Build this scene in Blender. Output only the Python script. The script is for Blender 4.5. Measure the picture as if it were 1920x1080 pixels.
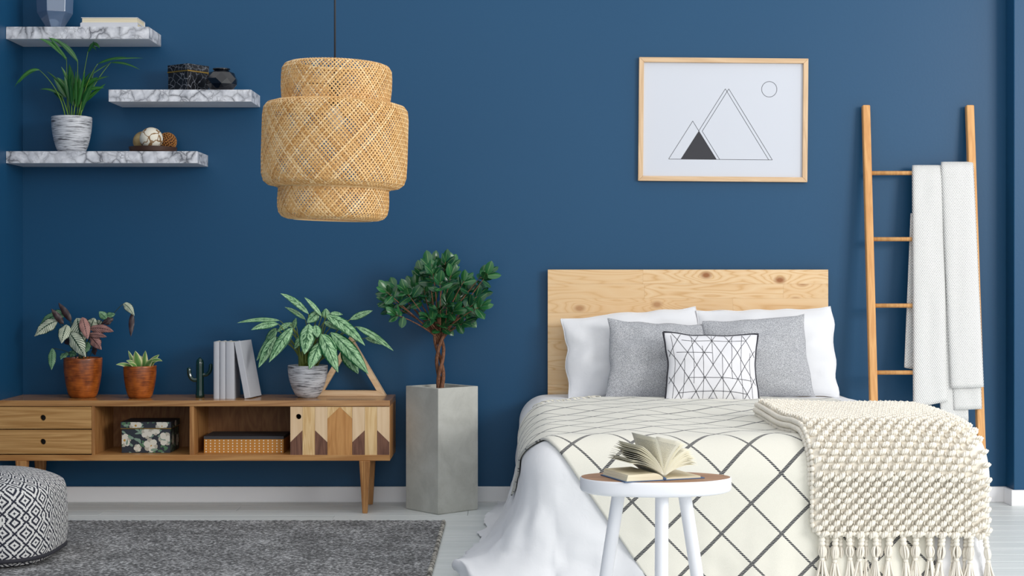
import bpy, bmesh, math, random
from mathutils import Vector, Matrix, noise
random.seed(7)
for o in list(bpy.data.objects):
    bpy.data.objects.remove(o)
sc = bpy.context.scene
C = sc.collection
PI = math.pi

# ------------------------------------------------------------------ camera, light, exposure
D = 7.5                      # camera to back wall (m)
SW = 0.0026                  # metres per photo pixel at the back wall
F = D / SW                   # focal length in pixels of a 1920 px wide frame
HOR = 510.0                  # horizon row
CAMZ = (941 - HOR) * SW
cd = bpy.data.cameras.new('camera')
cam = bpy.data.objects.new('camera', cd)
C.objects.link(cam)
cam.location = (0, -D, CAMZ)
cam.rotation_euler = (PI / 2, 0, 0)
cd.sensor_width = 36
cd.lens = 36 * F / 1920
cd.shift_y = -(540 - HOR) / 1920
cd.clip_end = 60
sc.camera = cam

w = bpy.data.worlds.new('world')
sc.world = w
w.use_nodes = True
w.node_tree.nodes['Background'].inputs[0].default_value = (0.98, 0.99, 1.0, 1)
w.node_tree.nodes['Background'].inputs[1].default_value = 1.06

def area(name, loc, target, sx, sy, power, col=(1, 1, 1)):
    l = bpy.data.lights.new(name, 'AREA')
    l.shape = 'RECTANGLE'
    l.size, l.size_y, l.energy, l.color = sx, sy, power, col
    o = bpy.data.objects.new(name, l)
    C.objects.link(o)
    o.location = loc
    o.rotation_euler = (Vector(target) - Vector(loc)).to_track_quat('-Z', 'Y').to_euler()
    return o
area('window_light_right', (6.0, -6.6, 2.9), (0.6, 0, 0.9), 2.6, 2.2, 262, (1.0, 0.99, 0.97))
area('fill_light_front', (1.5, -13.0, 2.9), (0.4, 0, 0.9), 6.0, 2.4, 60, (1.0, 0.99, 0.98))  # added soft fill from behind the camera, no window there

vs = sc.view_settings
vs.view_transform = 'Standard'
vs.look = 'None'
vs.exposure = 0.0
vs.gamma = 1.0
vs.use_curve_mapping = False

# ------------------------------------------------------------------ helpers
def S(d):
    return (D - d) / F
def W(px, py, d):
    """world point seen at photo pixel (px, py) that stands d metres in front of the back wall"""
    return Vector(((px - 960) * S(d), -d, CAMZ - (py - HOR) * S(d)))

def srgb(r, g, b):
    f = lambda c: (c / 12.92 if c <= 0.04045 else ((c + 0.055) / 1.055) ** 2.4)
    return (f(r / 255), f(g / 255), f(b / 255), 1)

def tag(o, label=None, cat=None, group=None, kind=None):
    if label: o['label'] = label
    if cat: o['category'] = cat
    if group: o['group'] = group
    if kind: o['kind'] = kind
    return o

def thing(name, loc, label, cat, group=None):
    o = bpy.data.objects.new(name, None)
    o.empty_display_size = 0.05
    C.objects.link(o)
    o.location = loc
    return tag(o, label, cat, group)

def rootloc(p):
    while p.parent: p = p.parent
    return Vector(p.location)

class MB:
    def __init__(s):
        s.v, s.f, s.uv, s.col = [], [], {}, {}
    def add(s, vs, fs, uv=None, col=None):
        n = len(s.v)
        s.v += [Vector(p) for p in vs]
        s.f += [tuple(i + n for i in f) for f in fs]
        if uv:
            for i, q in enumerate(uv): s.uv[n + i] = q
        if col is not None:
            for i in range(len(vs)): s.col[n + i] = col
        return s
    def box(s, x0, x1, y0, y1, z0, z1):
        v = [(x, y, z) for x in (x0, x1) for y in (y0, y1) for z in (z0, z1)]
        return s.add(v, [(0, 1, 3, 2), (4, 6, 7, 5), (0, 4, 5, 1), (2, 3, 7, 6), (0, 2, 6, 4), (1, 5, 7, 3)])
    def obox(s, c, ax, ay, az):
        """oriented box: centre and three half-axis vectors"""
        c, ax, ay, az = Vector(c), Vector(ax), Vector(ay), Vector(az)
        v = [c + ax * i + ay * j + az * k for i in (-1, 1) for j in (-1, 1) for k in (-1, 1)]
        return s.add(v, [(0, 1, 3, 2), (4, 6, 7, 5), (0, 4, 5, 1), (2, 3, 7, 6), (0, 2, 6, 4), (1, 5, 7, 3)])
    def prism(s, poly, o, ex, ez, ey):
        """2D polygon (u, v) placed at o + u*ex + v*ez, thickness vector ey"""
        o, ex, ez, ey = Vector(o), Vector(ex), Vector(ez), Vector(ey)
        n = len(poly)
        a = [o + ex * u + ez * v for u, v in poly]
        return s.add(a + [p + ey for p in a], [tuple(range(n)), tuple(range(2 * n - 1, n - 1, -1))] +
                     [((i + 1) % n, i, i + n, (i + 1) % n + n) for i in range(n)])
    def holed(s, poly, c, r, o, ex, ez, ey, n=28):
        """convex polygon plate with a round hole"""
        angs = [2 * PI * i / n for i in range(n)] + [math.atan2(v - c[1], u - c[0]) % (2 * PI) for u, v in poly]
        angs = sorted(set(round(a, 6) for a in angs))
        o, ex, ez, ey = Vector(o), Vector(ex), Vector(ez), Vector(ey)
        inn, out = [], []
        for a in angs:
            dx, dy = math.cos(a), math.sin(a)
            best = 1e9
            for i in range(len(poly)):
                (x1, y1), (x2, y2) = poly[i], poly[(i + 1) % len(poly)]
                ux, uy = x2 - x1, y2 - y1
                den = dx * uy - dy * ux
                if abs(den) < 1e-12: continue
                t = ((x1 - c[0]) * uy - (y1 - c[1]) * ux) / den
                k = ((x1 - c[0]) * dy - (y1 - c[1]) * dx) / den
                if t > 0 and -1e-6 <= k <= 1 + 1e-6: best = min(best, t)
            inn.append(o + ex * (c[0] + dx * r) + ez * (c[1] + dy * r))
            out.append(o + ex * (c[0] + dx * best) + ez * (c[1] + dy * best))
        m = len(angs)
        v = inn + out + [p + ey for p in inn] + [p + ey for p in out]
        f = []
        for i in range(m):
            j = (i + 1) % m
            f += [(i, j, m + j, m + i), (2 * m + j, 2 * m + i, 3 * m + i, 3 * m + j),
                  (j, i, 2 * m + i, 2 * m + j), (m + i, m + j, 3 * m + j, 3 * m + i)]
        return s.add(v, f)
    def tube(s, pts, rad, n=8, cap=True, col=None):
        pts = [Vector(p) for p in pts]
        if not isinstance(rad, (list, tuple)): rad = [rad] * len(pts)
        v, f = [], []
        ref = None
        for i, p in enumerate(pts):
            t = (pts[min(i + 1, len(pts) - 1)] - pts[max(i - 1, 0)])
            t = t.normalized() if t.length > 1e-9 else Vector((0, 0, 1))
            if ref is None: ref = t.orthogonal().normalized()
            ref = (ref - t * ref.dot(t))
            ref = ref.normalized() if ref.length > 1e-6 else t.orthogonal().normalized()
            b = t.cross(ref)
            for k in range(n):
                a = 2 * PI * k / n
                v.append(p + (ref * math.cos(a) + b * math.sin(a)) * rad[i])
        for i in range(len(pts) - 1):
            for k in range(n):
                l = (k + 1) % n
                f.append((i * n + k, i * n + l, (i + 1) * n + l, (i + 1) * n + k))
        if cap:
            f.append(tuple(range(n - 1, -1, -1)))
            f.append(tuple(range((len(pts) - 1) * n, len(pts) * n)))
        return s.add(v, f, col=col)
    def lathe(s, prof, n=40, c=(0, 0, 0), cap0=True, cap1=True, rot=0):
        c = Vector(c)
        v, f, uv = [], [], []
        L = 0
        for i, (r, z) in enumerate(prof):
            if i: L += math.hypot(r - prof[i - 1][0], z - prof[i - 1][1])
            for k in range(n):
                a = 2 * PI * k / n + rot
                v.append(c + Vector((r * math.cos(a), r * math.sin(a), z)))
                uv.append((k / n, L))
        for i in range(len(prof) - 1):
            for k in range(n):
                l = (k + 1) % n
                f.append((i * n + k, i * n + l, (i + 1) * n + l, (i + 1) * n + k))
        if cap0: f.append(tuple(range(n - 1, -1, -1)))
        if cap1: f.append(tuple(range((len(prof) - 1) * n, len(prof) * n)))
        return s.add(v, f, uv)
    def grid(s, fn, nu, nv, u0=0, u1=1, v0=0, v1=1, closeu=False, uvfn=None):
        v, f, uv = [], [], []
        cu = nu if closeu else nu + 1
        for j in range(nv + 1):
            for i in range(cu):
                a, b = u0 + (u1 - u0) * i / nu, v0 + (v1 - v0) * j / nv
                v.append(fn(a, b))
                uv.append(uvfn(a, b) if uvfn else (a, b))
        for j in range(nv):
            for i in range(nu):
                k = (i + 1) % cu
                f.append((j * cu + i, j * cu + k, (j + 1) * cu + k, (j + 1) * cu + i))
        return s.add(v, f, uv)
    def ell(s, c, ax, ay, az, nu=8, nv=5, col=None):
        """ellipsoid with three half-axis vectors"""
        c, ax, ay, az = Vector(c), Vector(ax), Vector(ay), Vector(az)
        v = [c - az]
        for j in range(1, nv):
            p = -PI / 2 + PI * j / nv
            for i in range(nu):
                t = 2 * PI * i / nu
                v.append(c + ax * (math.cos(p) * math.cos(t)) + ay * (math.cos(p) * math.sin(t)) + az * math.sin(p))
        v.append(c + az)
        f = [(0, 1 + (i + 1) % nu, 1 + i) for i in range(nu)]
        for j in range(nv - 2):
            for i in range(nu):
                k = (i + 1) % nu
                f.append((1 + j * nu + i, 1 + j * nu + k, 1 + (j + 1) * nu + k, 1 + (j + 1) * nu + i))
        l = len(v) - 1
        b = 1 + (nv - 2) * nu
        f += [(l, b + i, b + (i + 1) % nu) for i in range(nu)]
        return s.add(v, f, col=col)
    def mesh(s, name, off=Vector((0, 0, 0)), smooth=False, merge=0):
        me = bpy.data.meshes.new(name)
        me.from_pydata([p - off for p in s.v], [], s.f)
        if s.uv:
            ul = me.uv_layers.new(name='uv')
            for l in me.loops: ul.data[l.index].uv = s.uv.get(l.vertex_index, (0, 0))
        if s.col:
            ca = me.attributes.new('col', 'FLOAT', 'POINT')
            for i in range(len(s.v)): ca.data[i].value = s.col.get(i, 0.5)
        bm = bmesh.new()
        bm.from_mesh(me)
        if merge: bmesh.ops.remove_doubles(bm, verts=bm.verts, dist=merge)
        if not s.open: bmesh.ops.recalc_face_normals(bm, faces=bm.faces)
        bm.to_mesh(me)
        bm.free()
        if smooth: me.polygons.foreach_set('use_smooth', [True] * len(me.polygons))
        return me
    open = False
    def build(s, name, mat, parent=None, loc=None, smooth=False, bevel=0, seg=2, sub=0, merge=0, angle=None, solid=0):
        off = rootloc(parent) if parent else Vector(loc or (0, 0, 0))
        me = s.mesh(name, off, smooth, merge)
        me.materials.append(mat)
        o = bpy.data.objects.new(name, me)
        C.objects.link(o)
        if parent: o.parent = parent
        else: o.location = off
        if solid:
            m = o.modifiers.new('solid', 'SOLIDIFY'); m.thickness = solid; m.offset = 0
        if bevel:
            m = o.modifiers.new('bevel', 'BEVEL'); m.width = bevel; m.segments = seg; m.limit_method = 'ANGLE'; m.angle_limit = 0.6
        if sub:
            m = o.modifiers.new('sub', 'SUBSURF'); m.levels = sub; m.render_levels = sub
        if angle is not None:
            me.polygons.foreach_set('use_smooth', [True] * len(me.polygons))
            me.set_sharp_from_angle(angle=angle)
        return o

def box(name, mat, parent, x0, x1, y0, y1, z0, z1, bevel=0.002, loc=None):
    return MB().box(x0, x1, y0, y1, z0, z1).build(name, mat, parent, loc=loc, bevel=bevel)

# ------------------------------------------------------------------ materials
class NT:
    def __init__(s, name):
        s.m = bpy.data.materials.new(name)
        s.m.use_nodes = True
        s.t = s.m.node_tree
        s.b = s.t.nodes['Principled BSDF']
    def n(s, typ, **k):
        x = s.t.nodes.new(typ)
        for a, b in k.items(): setattr(x, a, b)
        return x
    def put(s, sock, val):
        if hasattr(val, 'is_output') or isinstance(val, bpy.types.NodeSocket): s.t.links.new(val, sock)
        else: sock.default_value = val
    def math(s, op, a, b=0.0, c=0.0, clamp=False):
        x = s.n('ShaderNodeMath', operation=op, use_clamp=clamp)
        s.put(x.inputs[0], a); s.put(x.inputs[1], b); s.put(x.inputs[2], c)
        return x.outputs[0]
    def coord(s, kind='Object'):
        return s.n('ShaderNodeTexCoord').outputs[kind]
    def uvxy(s):
        x = s.n('ShaderNodeSeparateXYZ'); s.put(x.inputs[0], s.coord('UV'))
        return x.outputs[0], x.outputs[1]
    def xyz(s, v):
        x = s.n('ShaderNodeSeparateXYZ'); s.put(x.inputs[0], v)
        return x.outputs
    def comb(s, a, b, c=0.0):
        x = s.n('ShaderNodeCombineXYZ')
        s.put(x.inputs[0], a); s.put(x.inputs[1], b); s.put(x.inputs[2], c)
        return x.outputs[0]
    def map(s, v, scale=(1, 1, 1), loc=None, rot=(0, 0, 0)):
        x = s.n('ShaderNodeMapping'); s.put(x.inputs[0], v)
        x.inputs[3].default_value = scale; x.inputs[2].default_value = rot
        if loc is not None: s.put(x.inputs[1], loc)
        return x.outputs[0]
    def rnd(s, k=20.0):
        r = s.n('ShaderNodeObjectInfo').outputs['Random']
        a = s.math('MULTIPLY', r, k)
        return s.comb(a, s.math('MULTIPLY', a, 1.7), s.math('MULTIPLY', a, 2.3)), r
    def noise(s, v, scale, detail=4, dist=0.0, rough=0.5):
        x = s.n('ShaderNodeTexNoise'); s.put(x.inputs['Vector'], v)
        x.inputs['Scale'].default_value = scale; x.inputs['Detail'].default_value = detail
        x.inputs['Distortion'].default_value = dist; x.inputs['Roughness'].default_value = rough
        return x.outputs['Fac']
    def vor(s, v, scale, feature='F1', out='Distance'):
        x = s.n('ShaderNodeTexVoronoi', feature=feature); s.put(x.inputs['Vector'], v)
        x.inputs['Scale'].default_value = scale
        return x.outputs[out]
    def vadd(s, a, b):
        x = s.n('ShaderNodeVectorMath', operation='ADD'); s.put(x.inputs[0], a); s.put(x.inputs[1], b)
        return x.outputs[0]
    def ramp(s, fac, stops, interp='LINEAR'):
        x = s.n('ShaderNodeValToRGB'); s.put(x.inputs[0], fac)
        e = x.color_ramp; e.interpolation = interp
        while len(e.elements) < len(stops): e.elements.new(0.5)
        for q, (p, c) in zip(e.elements, stops): q.position = p; q.color = c
        return x.outputs[0]
    def mix(s, fac, a, b, mode='MIX'):
        x = s.n('ShaderNodeMix', data_type='RGBA', blend_type=mode)
        s.put(x.inputs[0], fac); s.put(x.inputs[6], a); s.put(x.inputs[7], b)
        return x.outputs[2]
    def bump(s, h, strength=0.3, dist=0.002):
        x = s.n('ShaderNodeBump'); s.put(x.inputs['Height'], h)
        x.inputs['Strength'].default_value = strength; x.inputs['Distance'].default_value = dist
        s.t.links.new(x.outputs[0], s.b.inputs['Normal'])
    def out(s, col, rough=0.5, spec=None, **k):
        s.put(s.b.inputs['Base Color'], col)
        s.put(s.b.inputs['Roughness'], rough)
        if spec is not None: s.b.inputs['Specular IOR Level'].default_value = spec
        for a, b in k.items(): s.b.inputs[a.replace('_', ' ')].default_value = b
        return s.m

def plain(name, col, rough=0.5, spec=None, bump=0, bscale=200, **k):
    t = NT(name)
    if bump: t.bump(t.noise(t.coord(), bscale, 3), bump, 0.002)
    return t.out(col, rough, spec, **k)

def wood(name, c0, c1, axis=0, scale=9.0, stretch=14.0, rough=0.5, dist=1.2, fine=0.35, var=0.12, spec=0.4):
    t = NT(name)
    off, r = t.rnd()
    v = t.vadd(t.coord(), off)
    sc_ = [1.0, 1.0, 1.0]
    sc_[axis] = 1.0 / stretch
    v = t.map(v, tuple(sc_))
    n1 = t.noise(v, scale, 3, dist, 0.5)
    rings = t.math('FRACT', t.math('MULTIPLY', n1, 9.0))
    rings = t.math('PINGPONG', rings, 0.5)
    n2 = t.noise(v, scale * 14, 3, 0, 0.6)
    g = t.math('ADD', t.math('MULTIPLY', rings, 1.1), t.math('MULTIPLY', t.math('SUBTRACT', n2, 0.5), fine * 2))
    g = t.math('ADD', g, t.math('MULTIPLY', t.math('SUBTRACT', r, 0.5), var), clamp=False)
    col = t.ramp(g, [(0.0, c0), (0.75, c1)])
    t.bump(n2, 0.08, 0.001)
    return t.out(col, rough, spec)

M = {}
def mats():
    # wall paint
    t = NT('blue wall paint')
    n = t.noise(t.coord(), 90, 4)
    t.bump(n, 0.12, 0.002)
    M['wall'] = t.out(t.mix(t.noise(t.coord(), 1.5, 2), srgb(19, 72, 109), srgb(21, 75, 112)), 0.42, 0.33)
    M['white_paint'] = plain('white paint', srgb(242, 242, 244), 0.4)
    M['ceiling'] = plain('ceiling white', srgb(235, 235, 235), 0.8)
    # floor planks
    t = NT('whitewashed plank')
    off, r = t.rnd()
    v = t.map(t.vadd(t.coord(), off), (0.06, 1, 1))
    n = t.noise(v, 26, 5, 0.6, 0.6)
    col = t.ramp(n, [(0.25, srgb(212, 218, 217)), (0.6, srgb(230, 234, 233)), (0.8, srgb(238, 240, 240))])
    col = t.mix(t.math('MULTIPLY', r, 0.22), col, srgb(206, 212, 210))
    t.bump(n, 0.1, 0.001)
    M['plank'] = t.out(col, 0.38, 0.4)
    M['subfloor'] = plain('subfloor', srgb(120, 125, 125), 0.7)
    # marble shelf
    t = NT('white marble')
    off, r = t.rnd()
    v = t.vadd(t.coord(), off)
    nz = t.n('ShaderNodeTexNoise'); t.put(nz.inputs['Vector'], v); nz.inputs['Scale'].default_value = 14; nz.inputs['Detail'].default_value = 5
    vm = t.n('ShaderNodeVectorMath', operation='MULTIPLY_ADD')
    t.put(vm.inputs[0], nz.outputs['Color']); vm.inputs[1].default_value = (0.07, 0.07, 0.07); t.put(vm.inputs[2], v)
    e = t.vor(vm.outputs[0], 17, 'DISTANCE_TO_EDGE')
    msk = t.ramp(t.noise(v, 10, 3), [(0.38, (0, 0, 0, 1)), (0.6, (1, 1, 1, 1))])
    vein = t.ramp(e, [(0.0, (1, 1, 1, 1)), (0.06, (0.45, 0.45, 0.45, 1)), (0.22, (0, 0, 0, 1))])
    vein = t.math('MULTIPLY', vein, t.math('ADD', t.math('MULTIPLY', msk, 0.75), 0.25))
    e2_ = t.vor(vm.outputs[0], 46, 'DISTANCE_TO_EDGE')
    v2_ = t.math('MULTIPLY', t.ramp(e2_, [(0.0, (0.8, 0.8, 0.8, 1)), (0.12, (0, 0, 0, 1))]), t.ramp(t.noise(t.vadd(v, (3.0, 1.0, 2.0)), 12, 3), [(0.48, (0, 0, 0, 1)), (0.64, (1, 1, 1, 1))]))
    vein = t.math('MAXIMUM', vein, v2_)
    cl = t.ramp(t.noise(v, 22, 5), [(0.35, srgb(196, 198, 205)), (0.6, srgb(232, 233, 238))])
    M['marble'] = t.out(t.mix(vein, cl, srgb(88, 90, 98)), 0.35, 0.5)
    # black marble box
    t = NT('black marble paper')
    v = t.coord()
    nz = t.n('ShaderNodeTexNoise'); t.put(nz.inputs['Vector'], v); nz.inputs['Scale'].default_value = 20; nz.inputs['Detail'].default_value = 4
    vm = t.n('ShaderNodeVectorMath', operation='MULTIPLY_ADD')
    t.put(vm.inputs[0], nz.outputs['Color']); vm.inputs[1].default_value = (0.06, 0.06, 0.06); t.put(vm.inputs[2], v)
    e = t.vor(vm.outputs[0], 30, 'DISTANCE_TO_EDGE')
    vein = t.ramp(e, [(0.0, (1, 1, 1, 1)), (0.035, (0.2, 0.2, 0.2, 1)), (0.07, (0, 0, 0, 1))])
    vein = t.math('MULTIPLY', vein, t.noise(v, 25, 2))
    M['black_marble'] = t.out(t.mix(vein, srgb(22, 23, 28), srgb(170, 175, 185)), 0.35)
    M['gold'] = plain('gold strip', srgb(176, 140, 66), 0.35, Metallic=0.8)
    M['black_glass'] = plain('black glass', srgb(10, 14, 22), 0.08, 0.7)
    M['blue_glass'] = plain('blue grey glass', srgb(104, 128, 160), 0.05, 0.8, Transmission_Weight=0.35)
    M['book_white'] = plain('white book cover', srgb(208, 210, 216), 0.6)
    M['book_grey'] = plain('pale grey book linen', srgb(186, 188, 194), 0.75, bump=0.2, bscale=600)
    # page block (fine lines)
    t = NT('page edges')
    x, y, z = t.xyz(t.coord())
    l = t.noise(t.map(t.coord(), (4, 4, 900)), 1.0, 2)
    M['pages'] = t.out(t.ramp(l, [(0.3, srgb(205, 192, 160)), (0.7, srgb(240, 230, 205))]), 0.8)
    t = NT('page sheet with print')
    u, v = t.uvxy()
    row = t.math('FRACT', t.math('MULTIPLY', v, 30.0))
    ln = t.math('LESS_THAN', row, 0.42)
    words = t.math('GREATER_THAN', t.noise(t.comb(t.math('MULTIPLY', u, 60.0), t.math('FLOOR', t.math('MULTIPLY', v, 30.0))), 1.0, 1), 0.43)
    inu = t.math('MULTIPLY', t.math('GREATER_THAN', u, 0.14), t.math('LESS_THAN', u, 0.88))
    inv = t.math('MULTIPLY', t.math('GREATER_THAN', v, 0.1), t.math('LESS_THAN', v, 0.9))
    k = t.math('MULTIPLY', t.math('MULTIPLY', ln, words), t.math('MULTIPLY', inu, inv))
    M['page'] = t.out(t.mix(t.math('MULTIPLY', k, 0.6), srgb(236, 231, 212), srgb(70, 70, 74)), 0.8, Subsurface_Weight=0.0)
    M['blue_cover'] = plain('blue book cover', srgb(70, 95, 130), 0.6)
    # ceramics
    t = NT('brushed black and white pot')
    v = t.map(t.coord(), (2.2, 2.2, 34))
    n = t.noise(v, 6.0, 5, 0.4, 0.65)
    col = t.ramp(n, [(0.36, srgb(40, 40, 44)), (0.44, srgb(150, 152, 158)), (0.52, srgb(205, 207, 212)), (0.75, srgb(226, 227, 232))])
    M['stripe_pot'] = t.out(col, 0.45)
    t = NT('amber glazed pot')
    n = t.noise(t.map(t.coord(), (3, 3, 60)), 5.0, 4, 0.3, 0.6)
    n2 = t.noise(t.coord(), 22, 3)
    g = t.math('ADD', t.math('MULTIPLY', n, 0.6), t.math('MULTIPLY', n2, 0.5))
    col = t.ramp(g, [(0.36, srgb(70, 28, 8)), (0.5, srgb(134, 66, 22)), (0.66, srgb(184, 100, 36))])
    M['amber_pot'] = t.out(col, 0.28, 0.6)
    M['soil'] = plain('soil', srgb(48, 36, 28), 0.95, bump=0.8, bscale=90)
    M['cactus'] = plain('dark green glaze', srgb(14, 50, 44), 0.08, 0.7)
    # woods
    M['oak'] = wood('oak', srgb(170, 118, 66), srgb(204, 156, 98), 0, 14, 24, 0.4, 0.5)
    M['oak_v'] = wood('oak upright', srgb(150, 100, 54), srgb(198, 148, 92), 2, 8, 12, 0.45)
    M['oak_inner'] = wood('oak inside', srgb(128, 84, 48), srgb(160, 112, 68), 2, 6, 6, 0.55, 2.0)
    M['oak_drawer'] = wood('oak drawer', srgb(172, 126, 72), srgb(212, 168, 110), 0, 14, 26, 0.45, 0.5)
    M['oak_top'] = wood('oak polished top', srgb(156, 108, 60), srgb(196, 148, 92), 0, 12, 24, 0.2, 0.5, spec=0.7)
    M['inlay_pale'] = wood('pale maple inlay', srgb(222, 190, 150), srgb(236, 208, 172), 2, 6, 14, 0.5, 0.6, 0.15)
    M['inlay_pine'] = wood('pine inlay', srgb(212, 172, 116), srgb(238, 208, 158), 2, 14, 9, 0.5, 1.2, 0.12)
    M['inlay_oak'] = wood('oak inlay', srgb(178, 122, 66), srgb(206, 152, 92), 2, 16, 14, 0.5, 0.5, 0.3)
    M['inlay_walnut'] = wood('walnut inlay', srgb(96, 62, 48), srgb(132, 92, 72), 2, 20, 14, 0.5, 0.5, 0.4)
    M['beech'] = wood('beech', srgb(224, 188, 146), srgb(240, 210, 172), 0, 10, 14, 0.5, 0.5, 0.15)
    M['frame_wood'] = wood('picture frame wood', srgb(206, 172, 134), srgb(226, 196, 160), 0, 14, 14, 0.5, 0.5, 0.2)
    M['frame_wood_v'] = wood('picture frame wood upright', srgb(206, 172, 134), srgb(226, 196, 160), 2, 14, 14, 0.5, 0.5, 0.2)
    M['ladder'] = wood('ladder pine', srgb(206, 148, 88), srgb(228, 176, 114), 2, 12, 18, 0.5, 0.4, 0.15)
    M['stool_wood'] = wood('stool top wood', srgb(150, 112, 84), srgb(188, 148, 116), 0, 14, 12, 0.5, 0.5)
    M['dark_wood'] = plain('dark wooden dish', srgb(64, 40, 28), 0.5)
    M['socket'] = plain('dark socket', srgb(30, 28, 28), 0.5)
    M['bulb'] = plain('bulb glass', srgb(230, 230, 225), 0.2)
    M['cord'] = plain('dark cord', srgb(46, 46, 50), 0.6)
    # knotted pine plank
    t = NT('knotty pine')
    off, r = t.rnd(30)
    v = t.vadd(t.coord(), off)
    vx_ = t.xyz(v)
    vq = t.n('ShaderNodeTexVoronoi', voronoi_dimensions='2D')
    vq.inputs['Scale'].default_value = 1.0
    t.put(vq.inputs['Vector'], t.comb(t.math('MULTIPLY', vx_[0], 3.0), t.math('MULTIPLY', vx_[2], 4.8)))
    kd = vq.outputs['Distance']
    bend = t.math('MULTIPLY', t.math('POWER', t.math('SUBTRACT', 1.0, t.math('MINIMUM', kd, 1.0)), 4.0), 0.5)
    n1 = t.noise(t.map(v, (0.09, 1, 1)), 11, 2, 0.5)
    rings = t.math('PINGPONG', t.math('FRACT', t.math('MULTIPLY', t.math('ADD', n1, bend), 9.0)), 0.5)
    base = t.ramp(rings, [(0.0, srgb(214, 172, 120)), (0.14, srgb(229, 194, 148)), (0.5, srgb(235, 205, 163))])
    knot = t.ramp(kd, [(0.035, (1, 1, 1, 1)), (0.07, (0.5, 0.5, 0.5, 1)), (0.11, (0, 0, 0, 1))])
    col = t.mix(knot, base, srgb(150, 92, 50))
    col = t.mix(t.math('MULTIPLY', r, 0.55), col, srgb(222, 184, 136))
    M['pine'] = t.out(col, 0.5, 0.35)
    # concrete
    t = NT('concrete')
    n = t.noise(t.coord(), 9, 6, 0.5, 0.6)
    n2 = t.noise(t.coord(), 120, 3)
    pit = t.vor(t.coord(), 60)
    col = t.ramp(n, [(0.3, srgb(176, 176, 168)), (0.55, srgb(192, 192, 184)), (0.8, srgb(204, 204, 197))])
    col = t.mix(t.ramp(pit, [(0.05, (0.5, 0.5, 0.5, 1)), (0.1, (0, 0, 0, 1))]), col, srgb(120, 118, 110))
    t.bump(n2, 0.15, 0.002)
    M['concrete'] = t.out(col, 0.75)
    M['bark'] = wood('ficus bark', srgb(92, 58, 40), srgb(152, 106, 78), 2, 40, 5, 0.8, 0.5, 0.5)
    M['twig'] = plain('green twig', srgb(104, 96, 56), 0.7)
    # leaves
    def leaf(name, c0, c1, rough=0.35):
        t = NT(name)
        u, v = t.uvxy()
        mid = t.math('ABSOLUTE', t.math('SUBTRACT', u, 0.5))
        o_, r = t.rnd()
        col = t.mix(r, c0, c1)
        col = t.mix(t.math('LESS_THAN', mid, 0.03), col, t.mix(0.4, c1, srgb(150, 180, 110)))
        return t.out(col, rough, 0.5)
    M['ficus_leaf'] = leaf('ficus leaf', srgb(14, 66, 40), srgb(44, 104, 56), 0.25)
    M['palm_leaf'] = leaf('palm leaf', srgb(14, 74, 34), srgb(48, 112, 40), 0.4)
    M['palm_stem'] = plain('palm stem', srgb(96, 134, 44), 0.5)
    M['agla_stem'] = plain('aglaonema stem', srgb(110, 124, 52), 0.5)
    t = NT('silver variegated leaf')
    u, v = t.uvxy()
    mid = t.math('ABSOLUTE', t.math('SUBTRACT', u, 0.5))
    off, r = t.rnd()
    lat = t.math('SUBTRACT', v, t.math('MULTIPLY', mid, 0.5))
    vv = t.vadd(t.comb(t.math('MULTIPLY', mid, 7.0), t.math('MULTIPLY', lat, 26.0)), off)
    n = t.noise(vv, 0.75, 4, 0.3, 0.7)
    edge = t.math('MULTIPLY', t.math('SUBTRACT', mid, 0.38), 3.2, clamp=True)
    midr = t.math('MULTIPLY', t.math('SUBTRACT', 0.05, mid), 7.0, clamp=True)
    g = t.math('SUBTRACT', n, t.math('ADD', edge, midr))
    col = t.ramp(g, [(0.4, srgb(22, 84, 44)), (0.47, srgb(124, 172, 120)), (0.62, srgb(178, 212, 170))])
    M['agla_leaf'] = t.out(col, 0.38, 0.5)
    def calathea(name, pale, dark, rough=0.4):
        t = NT(name)
        u, v = t.uvxy()
        mid = t.math('ABSOLUTE', t.math('SUBTRACT', u, 0.5))
        lat = t.math('FRACT', t.math('MULTIPLY', t.math('SUBTRACT', v, t.math('MULTIPLY', mid, 0.6)), 10.0))
        st = t.math('LESS_THAN', lat, 0.3)
        ed = t.math('GREATER_THAN', mid, 0.44)
        md = t.math('LESS_THAN', mid, 0.04)
        k = t.math('MAXIMUM', t.math('MAXIMUM', st, ed), md)
        return t.out(t.mix(k, pale, dark), rough, 0.4)
    M['cal_pale'] = calathea('pale striped leaf', srgb(206, 212, 188), srgb(40, 66, 48))
    M['cal_pink'] = calathea('pink striped leaf', srgb(186, 138, 128), srgb(80, 54, 52))
    M['cal_dark'] = calathea('dark purple leaf', srgb(62, 42, 44), srgb(38, 30, 32))
    M['cal_green'] = calathea('green striped leaf', srgb(120, 160, 120), srgb(18, 70, 46))
    M['cal_stem'] = plain('thin dark stem', srgb(52, 66, 42), 0.6)
    t = NT('variegated succulent leaf')
    u, v = t.uvxy()
    mid = t.math('ABSOLUTE', t.math('SUBTRACT', u, 0.5))
    n = t.noise(t.comb(t.math('MULTIPLY', u, 10.0), t.math('MULTIPLY', v, 2.0)), 1.5, 2)
    g = t.math('ADD', mid, t.math('MULTIPLY', t.math('SUBTRACT', n, 0.5), 0.4))
    M['succ_leaf'] = t.out(t.ramp(g, [(0.12, srgb(96, 140, 74)), (0.3, srgb(140, 168, 96)), (0.36, srgb(214, 212, 158))]), 0.4)
    # shade strips
    t = NT('bamboo strip')
    at = t.n('ShaderNodeAttribute', attribute_name='col')
    n = t.noise(t.coord(), 30, 3)
    f = t.math('ADD', t.math('MULTIPLY', at.outputs['Fac'], 0.8), t.math('MULTIPLY', n, 0.25))
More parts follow.
